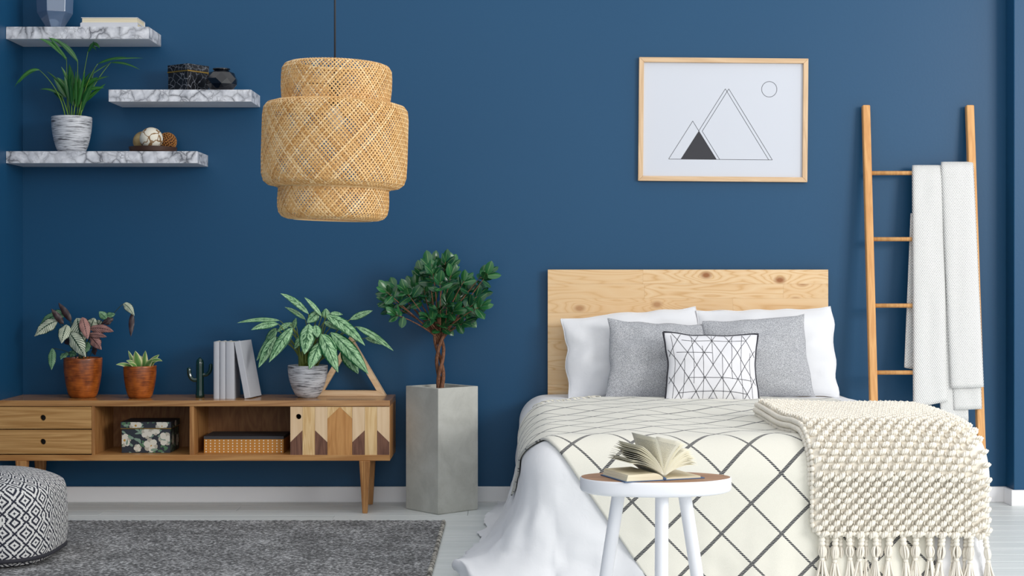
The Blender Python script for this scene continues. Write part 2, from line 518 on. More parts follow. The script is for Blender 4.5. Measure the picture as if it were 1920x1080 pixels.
    col = t.ramp(f, [(0.1, srgb(190, 138, 74)), (0.5, srgb(222, 178, 116)), (0.95, srgb(240, 212, 164))])
    M['bamboo'] = t.out(col, 0.45, 0.4)
    M['bamboo_rim'] = plain('bamboo rim', srgb(222, 188, 136), 0.5)
    M['paper'] = plain('print paper', srgb(208, 212, 221), 0.7)
    M['ink'] = plain('print ink', srgb(52, 52, 58), 0.7)
    M['glass_pane'] = plain('picture glass', (1, 1, 1, 1), 0.02, 0.3, Transmission_Weight=1.0, IOR=1.08)
    # textiles
    t = NT('white cotton')
    t.bump(t.noise(t.coord(), 14, 4, 0.5), 0.25, 0.01)
    M['cotton'] = t.out(srgb(229, 230, 233), 0.85, 0.2, Sheen_Weight=0.2)
    t = NT('grey tweed')
    u, v = t.uvxy()
    zz = t.math('PINGPONG', t.math('MULTIPLY', u, 22.0), 1.0)
    h = t.math('FRACT', t.math('ADD', t.math('MULTIPLY', v, 60.0), zz))
    n = t.noise(t.coord(), 300, 3)
    g = t.math('ADD', t.math('MULTIPLY', h, 0.3), t.math('MULTIPLY', n, 0.85))
    M['tweed'] = t.out(t.ramp(g, [(0.38, srgb(110, 112, 118)), (0.56, srgb(172, 174, 179)), (0.78, srgb(218, 219, 222))]), 0.9, 0.2)
    t.bump(g, 0.3, 0.002)
    M['cushion_white'] = plain('white cushion cotton', srgb(230, 230, 234), 0.85, 0.2)
    M['piping'] = plain('charcoal piping', srgb(44, 44, 52), 0.8)
    # checked blanket: grid lines along the two cloth axes
    t = NT('cream checked wool')
    u, v = t.uvxy()
    du = t.math('ABSOLUTE', t.math('SUBTRACT', t.math('FRACT', u), 0.5))
    dv = t.math('ABSOLUTE', t.math('SUBTRACT', t.math('FRACT', v), 0.5))
    tw1 = t.math('FRACT', t.math('ADD', t.math('MULTIPLY', v, 24.0), t.math('MULTIPLY', u, 16.0)))
    tw2 = t.math('FRACT', t.math('ADD', t.math('MULTIPLY', u, 16.0), t.math('MULTIPLY', v, 22.0)))
    l1 = t.math('MULTIPLY', t.math('LESS_THAN', du, 0.040), t.math('GREATER_THAN', tw1, 0.2))
    l2 = t.math('MULTIPLY', t.math('LESS_THAN', dv, 0.026), t.math('GREATER_THAN', tw2, 0.22))
    k = t.math('MAXIMUM', l1, l2)
    wv = t.noise(t.map(t.coord('UV'), (60, 60, 1)), 1.0, 2)
    t.bump(wv, 0.25, 0.003)
    base = t.mix(wv, srgb(220, 217, 205), srgb(235, 233, 222))
    M['check'] = t.out(t.mix(k, base, srgb(36, 38, 50)), 0.9, 0.15, Sheen_Weight=0.2)
    M['fringe'] = plain('cream fringe', srgb(234, 230, 216), 0.9, 0.1)
    M['chunky'] = plain('chunky cream yarn', srgb(240, 234, 222), 0.9, 0.1, bump=0.5, bscale=260)
    t = NT('white waffle knit')
    u, v = t.uvxy()
    a = t.math('SINE', t.math('MULTIPLY', u, 2 * PI))
    b = t.math('SINE', t.math('MULTIPLY', v, 2 * PI))
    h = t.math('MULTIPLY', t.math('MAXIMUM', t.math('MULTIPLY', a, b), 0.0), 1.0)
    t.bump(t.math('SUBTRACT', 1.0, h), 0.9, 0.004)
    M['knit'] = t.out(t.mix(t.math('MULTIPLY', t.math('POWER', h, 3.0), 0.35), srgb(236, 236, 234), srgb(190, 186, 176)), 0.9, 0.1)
    # pouf
    t = NT('black and white diamond weave')
    u, v = t.uvxy()
    q = lambda s_, c: t.math('DIVIDE', t.math('FLOOR', t.math('MULTIPLY', s_, c)), c)
    u2, v2 = q(u, 22.0), q(v, 26.0)
    fu = t.math('ABSOLUTE', t.math('SUBTRACT', t.math('FRACT', u2), 0.5))
    fv = t.math('ABSOLUTE', t.math('SUBTRACT', t.math('FRACT', v2), 0.5))
    st = t.math('FRACT', t.math('ADD', t.math('MULTIPLY', t.math('ADD', fu, fv), 4.0), 0.25))
    k = t.math('LESS_THAN', st, 0.48)
    t.bump(t.noise(t.map(t.coord('UV'), (40, 40, 1)), 1.0, 2), 0.3, 0.003)
    M['pouf'] = t.out(t.mix(k, srgb(222, 221, 219), srgb(48, 50, 62)), 0.9, 0.15)
    t = NT('grey woven wool')
    n = t.noise(t.map(t.coord(), (55, 120, 55)), 1.0, 3, 0, 0.6)
    n2 = t.noise(t.map(t.coord(), (90, 260, 90)), 1.0, 2)
    n3 = t.noise(t.coord(), 5, 3)
    g = t.math('ADD', t.math('ADD', t.math('MULTIPLY', n, 0.5), t.math('MULTIPLY', n2, 0.4)), t.math('MULTIPLY', n3, 0.15))
    t.bump(g, 0.8, 0.006)
    M['rug'] = t.out(t.ramp(g, [(0.42, srgb(72, 72, 74)), (0.53, srgb(120, 120, 120)), (0.64, srgb(216, 216, 217))]), 0.95, 0.1)
    t = NT('mottled edge yarn')
    M['edge_yarn'] = t.out(t.ramp(t.noise(t.coord(), 30, 2), [(0.4, srgb(96, 94, 90)), (0.65, srgb(204, 200, 190))]), 0.95, 0.1)
    # dotted box
    t = NT('mustard paper with white dots')
    x, y, z = t.xyz(t.coord())
    dx = t.math('SUBTRACT', t.math('FRACT', t.math('MULTIPLY', x, 1 / 0.0207)), 0.5)
    dz = t.math('SUBTRACT', t.math('FRACT', t.math('MULTIPLY', z, 1 / 0.0130)), 0.5)
    dz = t.math('MULTIPLY', dz, 0.63)
    r = t.math('SQRT', t.math('ADD', t.math('MULTIPLY', dx, dx), t.math('MULTIPLY', dz, dz)))
    M['dots'] = t.out(t.mix(t.math('LESS_THAN', r, 0.145), srgb(196, 132, 52), srgb(240, 232, 214)), 0.6)
    M['box_lid'] = plain('charcoal paper', srgb(56, 56, 60), 0.6)
    M['floral_base'] = plain('dark floral paper', srgb(44, 50, 60), 0.5)
    M['petal'] = plain('printed white petal', srgb(226, 222, 208), 0.6)
    M['petal2'] = plain('printed shaded petal', srgb(190, 184, 168), 0.6)
    M['pistil'] = plain('printed yellow centre', srgb(196, 150, 60), 0.6)
    M['print_leaf'] = plain('printed green leaf', srgb(84, 124, 90), 0.6)
    M['print_leaf2'] = plain('printed grey green leaf', srgb(132, 158, 140), 0.6)
    M['stool_white'] = plain('white lacquer', srgb(236, 237, 242), 0.35)
    # balls
    t = NT('cracked white shell')
    nz = t.n('ShaderNodeTexNoise'); t.put(nz.inputs['Vector'], t.coord()); nz.inputs['Scale'].default_value = 30
    vm = t.n('ShaderNodeVectorMath', operation='MULTIPLY_ADD')
    t.put(vm.inputs[0], nz.outputs['Color']); vm.inputs[1].default_value = (0.03,) * 3; t.put(vm.inputs[2], t.coord())
    e = t.vor(vm.outputs[0], 22, 'DISTANCE_TO_EDGE')
    M['ball_white'] = t.out(t.ramp(e, [(0.0, srgb(120, 86, 50)), (0.035, srgb(150, 116, 76)), (0.06, srgb(226, 220, 204))]), 0.7)
    t = NT('mottled beige')
    M['ball_beige'] = t.out(t.ramp(t.noise(t.coord(), 30, 4), [(0.3, srgb(158, 126, 78)), (0.7, srgb(204, 180, 128))]), 0.7)
    M['ball_brown'] = plain('woven brown seed', srgb(164, 110, 54), 0.6)
    M['ball_core'] = plain('dark brown core', srgb(84, 48, 22), 0.8)
mats()
# ------------------------------------------------------------------ the room
def struct(o, label):
    o['kind'] = 'structure'
    o['label'] = label
    return o
XW = (43 - 960) * SW              # left wall plane
XP = 926 * SW                     # left face of the projecting wall on the right
HC = 2.75
struct(MB().box(XW - 0.15, XP + 0.6, 0.0, 0.15, -0.1, HC).build('wall_back', M['wall']), 'deep blue painted back wall of the bedroom')
struct(MB().box(XW - 0.15, XW, -8.5, 0.0, -0.1, HC).build('wall_left', M['wall']), 'deep blue side wall at the left edge')
struct(MB().box(XP, XP + 1.2, -0.12, 0.0, -0.1, HC).build('wall_right', M['wall'], bevel=0.004), 'blue projecting wall section at the right edge')
fl = struct(MB().box(XW - 0.15, XP + 1.2, -8.5, 0.15, -0.12, -0.02).build('floor', M['subfloor']), 'pale grey whitewashed plank floor')
PW, PL = 0.14, 1.7
pm = None
row = 0
y = 0.0
while y > -3.6:
    x = XW - (row * 0.61) % PL
    while x < XP + 1.0:
        x0, x1 = max(x, XW), min(x + PL, XP + 1.1)
        if x1 - x0 > 0.05:
            if abs(x1 - x0 - PL) < 1e-6:
                if pm is None:
                    t_ = MB().box(0, PL - 0.0015, -PW + 0.0015, 0, -0.02, 0)
                    pm = t_.mesh('plank'); pm.materials.append(M['plank'])
                me = pm
            else:
                t_ = MB().box(0, x1 - x0 - 0.0015, -PW + 0.0015, 0, -0.02, 0)
                me = t_.mesh('plank'); me.materials.append(M['plank'])
            o = bpy.data.objects.new('plank', me)
            C.objects.link(o)
            o.parent = fl
            o.location = (x0, y, 0)
            b = o.modifiers.new('bevel', 'BEVEL'); b.width = 0.001; b.segments = 1
        x += PL
    y -= PW
    row += 1
o = MB().box(XW, XP + 1.2, -8.4, -3.6 - 0.1, -0.02, -0.001).build('plank', M['plank'], fl)
BH = 0.076
struct(MB().box(XW, XP, -0.016, -0.001, 0.0, BH).build('baseboard_back', M['white_paint'], bevel=0.003), 'white baseboard along the blue back wall')
struct(MB().box(XW + 0.001, XW + 0.016, -8.4, -0.016, 0.0, BH).build('baseboard_left', M['white_paint'], bevel=0.003), 'white baseboard along the left wall')
struct(MB().prism([(XP - 0.001, -0.017), (XP - 0.016, -0.017), (XP - 0.016, -0.136), (XP + 1.2, -0.136), (XP + 1.2, -0.121), (XP - 0.001, -0.121)], (0, 0, 0), (1, 0, 0), (0, 1, 0), (0, 0, BH)).build('baseboard_right', M['white_paint'], bevel=0.002), 'white baseboard around the projecting wall')

# ------------------------------------------------------------------ floating shelves
DSH = 0.255
def shelf(px0, px1, py0, py1, label):
    a = W(px0, py0, DSH) if px0 is not None else Vector((XW + 0.001, 0, W(0, py0, DSH).z))
    b = W(px1, py1, DSH)
    o = MB().box(a.x, b.x, -DSH, -0.001, b.z, a.z).build('floating_shelf', M['marble'], loc=((a.x + b.x) / 2, -DSH / 2, b.z), bevel=0.0015)
    tag(o, label, 'shelf', 'marble floating shelves')
    o.data.materials.append(M['white_paint'])
    for p in o.data.polygons:
        if p.normal.z < -0.5: p.material_index = 1
    return a.z
ZS1 = shelf(None, 279, 50, 73, 'white marble floating shelf, the highest of three, in the corner')
ZS2 = shelf(203.5, 471, 168, 190.5, 'white marble floating shelf in the middle, clear of the side wall')
ZS3 = shelf(None, 370, 283.5, 306, 'white marble floating shelf, the lowest and longest of three')

# books lying on the top shelf
def flat_book(px0, px1, z0, z1, d0, d1, cover, label, spine_front):
    a, b = (px0 - 960) * S(d0), (px1 - 960) * S(d0)
    r = thing('book', ((a + b) / 2, -(d0 + d1) / 2, z0), label, 'book', 'books lying on the top shelf')
    h = 0.0025
    box('cover', cover, r, a, b, -d0, -d1, z0, z0 + h, 0.0005)
    box('cover', cover, r, a, b, -d0, -d1, z1 - h, z1, 0.0005)
    if spine_front:
        box('spine', cover, r, a, b, -d0, -d0 + h, z0 + h, z1 - h, 0.0)
        box('page_block', M['pages'], r, a + 0.004, b - 0.004, -d0 + h, -d1 - 0.004, z0 + h, z1 - h, 0)
    else:
        box('spine', cover, r, a, b, -d1 - h, -d1, z0 + h, z1 - h, 0.0)
        box('page_block', M['pages'], r, a + 0.004, b - 0.004, -d0 + 0.004, -d1 - h, z0 + h, z1 - h, 0)
flat_book(150.5, 258, ZS1, ZS1 + 0.0265, 0.20, 0.045, M['book_white'], 'white book lying lowest under the cream book on the shelf', True)
flat_book(152, 258, ZS1 + 0.0265, ZS1 + 0.053, 0.20, 0.05, M['book_white'], 'book with cream page edges lying on top of another', False)

# faceted blue glass vase on the top shelf
def faceted(prof, n, c, twist=True):
    m = MB()
    c = Vector(c)
    v, f = [], []
    for i, (r, z) in enumerate(prof):
        for k in range(n):
            a = 2 * PI * (k + (0.5 * (i % 2) if twist else 0)) / n + 0.35
            v.append(c + Vector((r * math.cos(a), r * math.sin(a), z)))
    for i in range(len(prof) - 1):
        for k in range(n):
            l = (k + 1) % n
            A, B, E, G = i * n + k, i * n + l, (i + 1) * n + k, (i + 1) * n + l
            if twist:
                if i % 2 == 0: f += [(A, B, E), (B, G, E)]
                else: f += [(A, B, G), (A, G, E)]
            else: f.append((A, B, G, E))
    f.append(tuple(range(n - 1, -1, -1)))
    m.add(v, f)
    return m
c = Vector(((103 - 960) * S(0.14), -0.14, ZS1))
r = thing('glass_vase', c, 'blue grey faceted glass vase on the top shelf, cut by the frame', 'vase')
faceted([(0.034, 0.0), (0.083, 0.082), (0.086, 0.15), (0.05, 0.22), (0.036, 0.23)], 6, c, False).build('body', M['blue_glass'], r, bevel=0.002)
MB().lathe([(0.034, 0.22), (0.034, 0.245), (0.028, 0.245), (0.028, 0.2)], 24, c, False, False).build('neck', M['blue_glass'], r, smooth=True)

# black marble box and black vase on the middle shelf
cx = (352 - 960) * S(0.13)
r = thing('storage_box', (cx, -0.13, ZS2), 'square black marble patterned box with gold strip on the shelf', 'box')
ang = math.radians(-36)
ex, ey = Vector((math.cos(ang), math.sin(ang), 0)), Vector((-math.sin(ang), math.cos(ang), 0))
hw, hd = 0.070, 0.068
cc = Vector((cx + 0.002, -0.125, ZS2))
MB().obox(cc + Vector((0, 0, 0.045)), ex * hw * 0.975, ey * hd * 0.975, (0, 0, 0.045)).build('body', M['black_marble'], r, bevel=0.001)
MB().obox(cc + Vector((0, 0, 0.1095)), ex * hw, ey * hd, (0, 0, 0.0195)).build('lid', M['black_marble'], r, bevel=0.001)
MB().obox(cc + Vector((0, 0, 0.0955)), ex * (hw + 0.0008), ey * (hd + 0.0008), (0, 0, 0.003)).build('gold_strip', M['gold'], r)
c = Vector(((415 - 960) * S(0.2), -0.195, ZS2))
r = thing('faceted_vase', c, 'black glass vase with diamond facets beside the black box', 'vase')
faceted([(0.05, 0.0), (0.073, 0.03), (0.076, 0.055), (0.06, 0.085), (0.038, 0.095)], 9, c).build('body', M['black_glass'], r)
MB().lathe([(0.034, 0.088), (0.034, 0.098), (0.041, 0.101), (0.041, 0.106), (0.034, 0.106), (0.030, 0.09)], 28, c, False, False).build('rim', M['black_glass'], r, smooth=True)

# dish with three balls
c = Vector(((287 - 960) * S(0.15), -0.15, ZS3))
r = tag(MB().lathe([(0.085, 0.0), (0.108, 0.004), (0.114, 0.026), (0.110, 0.026), (0.103, 0.009), (0.0, 0.009)], 48, c, True, False).build('dish', M['dark_wood'], loc=c, smooth=True, angle=0.7),
        'round dark wooden dish holding three decorative balls', 'dish')
zb = ZS3 + 0.0092
def sphere_mb(c, r, nu=28, nv=18):
    return MB().ell(c, (r, 0, 0), (0, r, 0), (0, 0, r), nu, nv)
c1 = Vector((c.x + 0.002, c.y - 0.045, zb + 0.0545))
tag(sphere_mb(c1, 0.0545).build('decorative_ball', M['ball_white'], loc=c1 - Vector((0, 0, 0.0545)), smooth=True), 'white cracked decorative ball at the front of the dish', 'ball', 'balls in the dish')
c2 = Vector((c.x - 0.057, c.y + 0.043, zb + 0.049))
tag(sphere_mb(c2, 0.049).build('decorative_ball', M['ball_beige'], loc=c2 - Vector((0, 0, 0.049)), smooth=True), 'mottled beige decorative ball behind on the left of the dish', 'ball', 'balls in the dish')
c3 = Vector((c.x + 0.058, c.y + 0.043, zb + 0.047))
r = thing('decorative_ball', c3 - Vector((0, 0, 0.047)), 'brown ball woven from seed chips on the right of the dish', 'ball', 'balls in the dish')
sphere_mb(c3, 0.041, 16, 10).build('core', M['ball_core'], r, smooth=True)
m = MB()
for i in range(170):
    z = 1 - 2 * (i + 0.5) / 170
    a = i * 2.39996
    n = Vector((math.sqrt(1 - z * z) * math.cos(a), math.sqrt(1 - z * z) * math.sin(a), z))
    t1 = n.orthogonal().normalized()
    t1.rotate(Matrix.Rotation(random.random() * 6.3, 3, n))
    t2 = n.cross(t1)
    m.ell(c3 + n * 0.0425, t1 * 0.0085, t2 * 0.0035, n * 0.0042, 6, 4)
o = m.build('seed_chips', M['ball_brown'], r, smooth=True); o['kind'] = 'stuff'

# ------------------------------------------------------------------ sideboard
DF, DB = 0.37, 0.018
sf = S(DF)
def fx(px): return (px - 960) * sf
def fz(py): return CAMZ - (py - HOR) * sf
XR_ = fx(731)
XL_ = XW + 0.003
ZT_, ZTU, ZBU, ZBL = fz(751), fz(762), fz(853), fz(864)
sb = thing('sideboard', ((XL_ + XR_) / 2, -(DF + DB) / 2, 0), 'long oak sideboard on tapered legs with drawers, open shelves and inlaid door', 'sideboard')
box('top_panel', M['oak_top'], sb, XL_, XR_, -DF, -DB, ZTU, ZT_, 0.002)
box('bottom_panel', M['oak'], sb, XL_, XR_, -DF, -DB, ZBL, ZBU, 0.002)
box('side_panel', M['oak_v'], sb, XL_, XL_ + 0.022, -DF + 0.024, -DB, ZBU, ZTU, 0.001)
box('side_panel', M['oak_v'], sb, XR_ - 0.022, XR_, -DF + 0.022, -DB, ZBU, ZTU, 0.001)
box('divider', M['oak_v'], sb, fx(171.5), fx(177), -DF + 0.004, -DB - 0.01, ZBU, ZTU, 0.001)
box('divider', M['oak_v'], sb, fx(355), fx(363.5), -DF + 0.004, -DB - 0.01, ZBU, ZTU, 0.001)
box('divider', M['oak_v'], sb, fx(546), fx(553), -DF + 0.03, -DB - 0.01, ZBU, ZTU, 0.001)
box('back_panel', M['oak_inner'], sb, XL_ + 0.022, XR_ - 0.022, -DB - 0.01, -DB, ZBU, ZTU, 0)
for a, b in ((763, 804), (806, 851)):
    x0, x1, z0, z1 = XL_ + 0.001, fx(171), fz(b), fz(a)
    hz = (z0 + z1) / 2
    dr = MB().holed([(x0, z0), (x1, z0), (x1, z1), (x0, z1)], (fx(80), hz), 0.0135, (0, -DF + 0.002, 0), (1, 0, 0), (0, 0, 1), (0, 0.018, 0)).build('drawer', M['oak_drawer'], sb, bevel=0.0008)
    box('drawer_box', M['socket'], dr, x0 + 0.03, x1 - 0.01, -DF + 0.034, -DB - 0.03, z0 + 0.004, z1 - 0.004, 0)
# sliding door with marquetry
zx = lambda q: fx(430 + q * 0.41667)
zy = lambda q: fz(530 + q * 0.41667)
dx0, dx1, dz0, dz1 = zx(274), zx(720), zy(776), zy(559)
hx, hzz = zx(311), zy(603)
door = MB().holed([(dx0, dz0), (dx1, dz0), (dx1, dz1), (dx0, dz1)], (hx, hzz), 0.0125, (0, -DF + 0.006, 0), (1, 0, 0), (0, 0, 1), (0, 0.014, 0)).build('sliding_door', M['inlay_pale'], sb)
def inlay(pts, mat, hole=False):
    poly = [(zx(a), zy(b)) for a, b in pts]
    g = 0.0004
    cxm = sum(p[0] for p in poly) / len(poly); czm = sum(p[1] for p in poly) / len(poly)
    poly = [(p[0] - math.copysign(g, p[0] - cxm), p[1] - math.copysign(g, p[1] - czm)) for p in poly]
    m = MB()
    o = (0, -DF + 0.0015, 0)
    if hole: m.holed(poly, (hx, hzz), 0.0125, o, (1, 0, 0), (0, 0, 1), (0, 0.0045, 0))
    else: m.prism(poly, o, (1, 0, 0), (0, 0, 1), (0, 0.0045, 0))
    return m.build('inlay', M[mat], door)
T, Bm = 559, 776
inlay([(274, 718), (329, 665), (329, T), (274, T)], 'inlay_pale', True)
inlay([(274, Bm), (329, Bm), (329, 665), (274, 718)], 'inlay_walnut')
inlay([(329, Bm), (385, Bm), (385, T), (329, T)], 'inlay_pine')
inlay([(385, 665), (441, 718), (441, T), (385, T)], 'inlay_pale')
inlay([(385, Bm), (441, Bm), (441, 718), (385, 665)], 'inlay_walnut')
inlay([(441, Bm), (553, Bm), (553, 612), (497, T), (441, 612)], 'inlay_oak')
inlay([(441, 612), (497, T), (441, T)], 'inlay_pine')
inlay([(553, 612), (553, T), (497, T)], 'inlay_pine')
inlay([(553, 718), (609, 665), (609, T), (553, T)], 'inlay_pale')
inlay([(553, Bm), (609, Bm), (609, 665), (553, 718)], 'inlay_walnut')
inlay([(609, Bm), (665, Bm), (665, T), (609, T)], 'inlay_pine')
inlay([(665, 665), (720, 718), (720, T), (665, T)], 'inlay_pale')
inlay([(665, Bm), (720, Bm), (720, 718), (665, 665)], 'inlay_walnut')
# the tapered legs
for px, dd in ((42, DF - 0.02), (42, 0.075), (684.5, DF - 0.02), (684.5, 0.075)):
    x = (px - 960) * S(DF - 0.02)
    yy = -dd
    a, b = 0.0255, 0.0115
    sgn = 1
    v = []
    for z, h in ((ZBL, a), (0.0, b)):
        v += [(x - h, yy - h, z), (x + h, yy - h, z), (x + h, yy + h, z), (x - h, yy + h, z)]
    MB().add(v, [(0, 1, 2, 3), (7, 6, 5, 4)] + [(i, (i + 1) % 4, (i + 1) % 4 + 4, i + 4) for i in range(4)]).build('leg', M['oak_v'], sb, bevel=0.003)

# ------------------------------------------------------------------ boxes inside the sideboard
d0 = 0.29; s0 = S(d0)
x0, x1 = (228 - 960) * s0, (319 - 960) * s0
z0 = ZBU + 0.0003
zl = CAMZ - (804 - HOR) * s0
zt = CAMZ - (791 - HOR) * s0
fb = thing('floral_box', ((x0 + x1) / 2, -d0 + 0.09, z0), 'dark storage box printed with white flowers in the open shelf', 'box')
DEP = 0.19
body = box('body', M['floral_base'], fb, x0, x1, -d0, -d0 + DEP, z0, zl + 0.002, 0.001)
lid = box('lid', M['floral_base'], fb, x0 - 0.004, x1 + 0.004, -d0 - 0.004, -d0 + DEP + 0.004, zl, zt, 0.001)
box('gold_strip', M['gold'], lid, x0 - 0.0047, x1 + 0.0047, -d0 - 0.0047, -d0 + DEP + 0.0047, zl, zl + 0.0035, 0)
# printed flowers: flat petals on the faces
def clip(poly, x0, x1, y0, y1):
    def cut(p, f, inter):
        out = []
        for i in range(len(p)):
            a, b = p[i], p[(i + 1) % len(p)]
            if f(a): out.append(a)
            if f(a) != f(b): out.append(inter(a, b))
        return out
    lx = lambda q: (lambda a, b: (q, a[1] + (b[1] - a[1]) * (q - a[0]) / (b[0] - a[0])))
    ly = lambda q: (lambda a, b: (a[0] + (b[0] - a[0]) * (q - a[1]) / (b[1] - a[1]), q))
    for f, it in ((lambda p: p[0] >= x0, lx(x0)), (lambda p: p[0] <= x1, lx(x1)), (lambda p: p[1] >= y0, ly(y0)), (lambda p: p[1] <= y1, ly(y1))):
        if len(poly) < 3: return []
        poly = cut(poly, f, it)
    return poly
def petal_poly(cx, cy, a, ln, wd, n=10):
    pts = []
    for i in range(n):
        t = 2 * PI * i / n
        u, v = ln / 2 + ln / 2 * math.cos(t), wd / 2 * math.sin(t) * (1.0 + 0.3 * math.cos(t))
        pts.append((cx + u * math.cos(a) - v * math.sin(a), cy + u * math.sin(a) + v * math.cos(a)))
    return pts
def floral(parent, o, ex, ey, nrm, w_, h_, flowers, leaves, seed):
    rr = random.Random(seed)
    o, ex, ey, nrm = Vector(o), Vector(ex), Vector(ey), Vector(nrm)
    lay = {'print_leaf': MB(), 'print_leaf2': MB(), 'petal2': MB(), 'petal': MB(), 'pistil': MB()}
    hs = {'print_leaf': 0.0002, 'print_leaf2': 0.0003, 'petal2': 0.0004, 'petal': 0.0005, 'pistil': 0.0006}
    def put(k, poly):
        p = clip(poly, 0.001, w_ - 0.001, 0.001, h_ - 0.001)
        if len(p) >= 3:
            hs[k] += 0.000012
            lay[k].add([o + ex * a + ey * b + nrm * hs[k] for a, b in p], [tuple(range(len(p)))])
    for i in range(leaves):
        put(rr.choice(['print_leaf', 'print_leaf2']), petal_poly(rr.random() * w_, rr.random() * h_, rr.random() * 6.3, rr.uniform(0.02, 0.036), rr.uniform(0.008, 0.014)))
    for fx_, fy_, s_ in flowers:
        a0 = rr.random() * 6.3
        for k in range(6):
            put('petal2' if k % 2 else 'petal', petal_poly(fx_ * w_, fy_ * h_, a0 + k * PI / 3, s_, s_ * 0.8))
        for k in range(3):
            put('petal', petal_poly(fx_ * w_, fy_ * h_, a0 + 0.5 + k * 2 * PI / 3, s_ * 0.75, s_ * 0.5))
        put('pistil', petal_poly(fx_ * w_ - s_ * 0.18, fy_ * h_, 0, s_ * 0.36, s_ * 0.36))
    for k, m in lay.items():
        if m.v:
            m.open = True
            q = m.build('flower_print', M[k], parent); q['kind'] = 'stuff'
FW = x1 - x0
floral(body, (x0, -d0, z0), (1, 0, 0), (0, 0, 1), (0, -1, 0), FW, zl - z0, [(0.06, 0.52, 0.032), (0.60, 0.32, 0.034), (0.90, 0.58, 0.033), (0.33, 0.2, 0.019), (0.52, 0.82, 0.027), (0.70, 0.92, 0.022)], 60, 3)
floral(body, (x1, -d0, z0), (0, 1, 0), (0, 0, 1), (1, 0, 0), DEP, zl - z0, [(0.3, 0.5, 0.026), (0.8, 0.4, 0.03)], 36, 4)
floral(lid, (x0 - 0.004, -d0 - 0.0042, zl + 0.0036), (1, 0, 0), (0, 0, 1), (0, -1, 0), FW + 0.008, zt - zl - 0.0036, [(0.3, 0.4, 0.03), (0.82, 0.4, 0.03)], 26, 5)
floral(lid, (x1 + 0.0042, -d0 - 0.004, zl + 0.0036), (0, 1, 0), (0, 0, 1), (1, 0, 0), DEP + 0.008, zt - zl - 0.0036, [(0.5, 0.5, 0.02)], 8, 6)

d0 = 0.30; s0 = S(d0)
x0, x1 = (382.5 - 960) * s0, (531.5 - 960) * s0
zl = CAMZ - (823.5 - HOR) * s0
zt = CAMZ - (818 - HOR) * s0
r = thing('dotted_box', ((x0 + x1) / 2, -d0 + 0.11, z0), 'flat mustard box with white dots and charcoal lid in the sideboard', 'box')
box('body', M['dots'], r, x0, x1, -d0, -d0 + 0.22, z0, zl, 0.0006)
box('lid', M['box_lid'], r, x0 - 0.001, x1 + 0.001, -d0 - 0.001, -d0 + 0.221, zl, zt, 0.0006)

# ------------------------------------------------------------------ books standing on the sideboard
d0 = 0.27; s0 = S(d0)
zt0 = ZT_
zt1 = CAMZ - (641 - HOR) * s0
labels = ['pale grey upright book next to the green cactus', 'thin pale grey upright book, the middle of the three standing', 'thick pale grey upright book with another leaning on it']
for (a, b), lb in zip(((400, 411), (411.6, 422.3), (422.8, 439)), labels):
    x0, x1 = (a - 960) * s0, (b - 960) * s0
    r = thing('book', ((x0 + x1) / 2, -d0 + 0.08, zt0), lb, 'book', 'pale grey books on the sideboard')
    m = MB()
    hw = (x1 - x0) / 2
    prof = []
    for i in range(9):
        an = -PI / 2 + PI * i / 8
        prof.append(((x0 + x1) / 2 + hw * math.sin(an), -d0 - 0.0 + 0.006 * (1 - math.cos(an))))
    poly = prof + [(x1, -d0 + 0.009), (x1 - 0.0025, -d0 + 0.009)] + [(x0 + 0.0025, -d0 + 0.009), (x0, -d0 + 0.009)]
    MB().prism(poly, (0, 0, zt0), (1, 0, 0), (0, 1, 0), (0, 0, zt1 - zt0)).build('spine', M['book_grey'], r)
    box('cover', M['book_grey'], r, x0, x0 + 0.0025, -d0 + 0.0092, -d0 + 0.16, zt0, zt1, 0)
    box('cover', M['book_grey'], r, x1 - 0.0025, x1, -d0 + 0.0092, -d0 + 0.16, zt0, zt1, 0)
    box('page_block', M['pages'], r, x0 + 0.0027, x1 - 0.0027, -d0 + 0.0095, -d0 + 0.156, zt0 + 0.003, zt1 - 0.003, 0)
# leaning book
tilt = math.radians(10.5)
bx = Vector(((458.5 - 960) * s0, -d0, zt0))
u = Vector((math.cos(tilt), 0, math.sin(tilt)))           # across the spine
v = Vector((-math.sin(tilt), 0, math.cos(tilt)))          # up the spine
H, TH = zt1 - zt0 + 0.004, 0.028
yd = Vector((0.18, 1, 0)).normalized()
u2 = Vector((u.x, -0.12, u.z)).normalized()
r = thing('book', bx, 'pale grey book leaning to the left against the others', 'book', 'pale grey books on the sideboard')
MB().obox(bx + u * TH / 2 + v * H / 2 + yd * 0.003, u * TH / 2, yd * 0.003, v * H / 2).build('spine', M['book_grey'], r, bevel=0.002)
MB().obox(bx + u * 0.0013 + v * H / 2 + yd * 0.08, u * 0.0013, yd * 0.074, v * H / 2).build('cover', M['book_grey'], r)
MB().obox(bx + u * (TH - 0.0013) + v * H / 2 + yd * 0.08, u * 0.0013, yd * 0.074, v * H / 2).build('cover', M['book_grey'], r)
MB().obox(bx + u * TH / 2 + v * H / 2 + yd * 0.078, u * (TH / 2 - 0.003), yd * 0.07, v * (H / 2 - 0.003)).build('page_block', M['pages'], r)

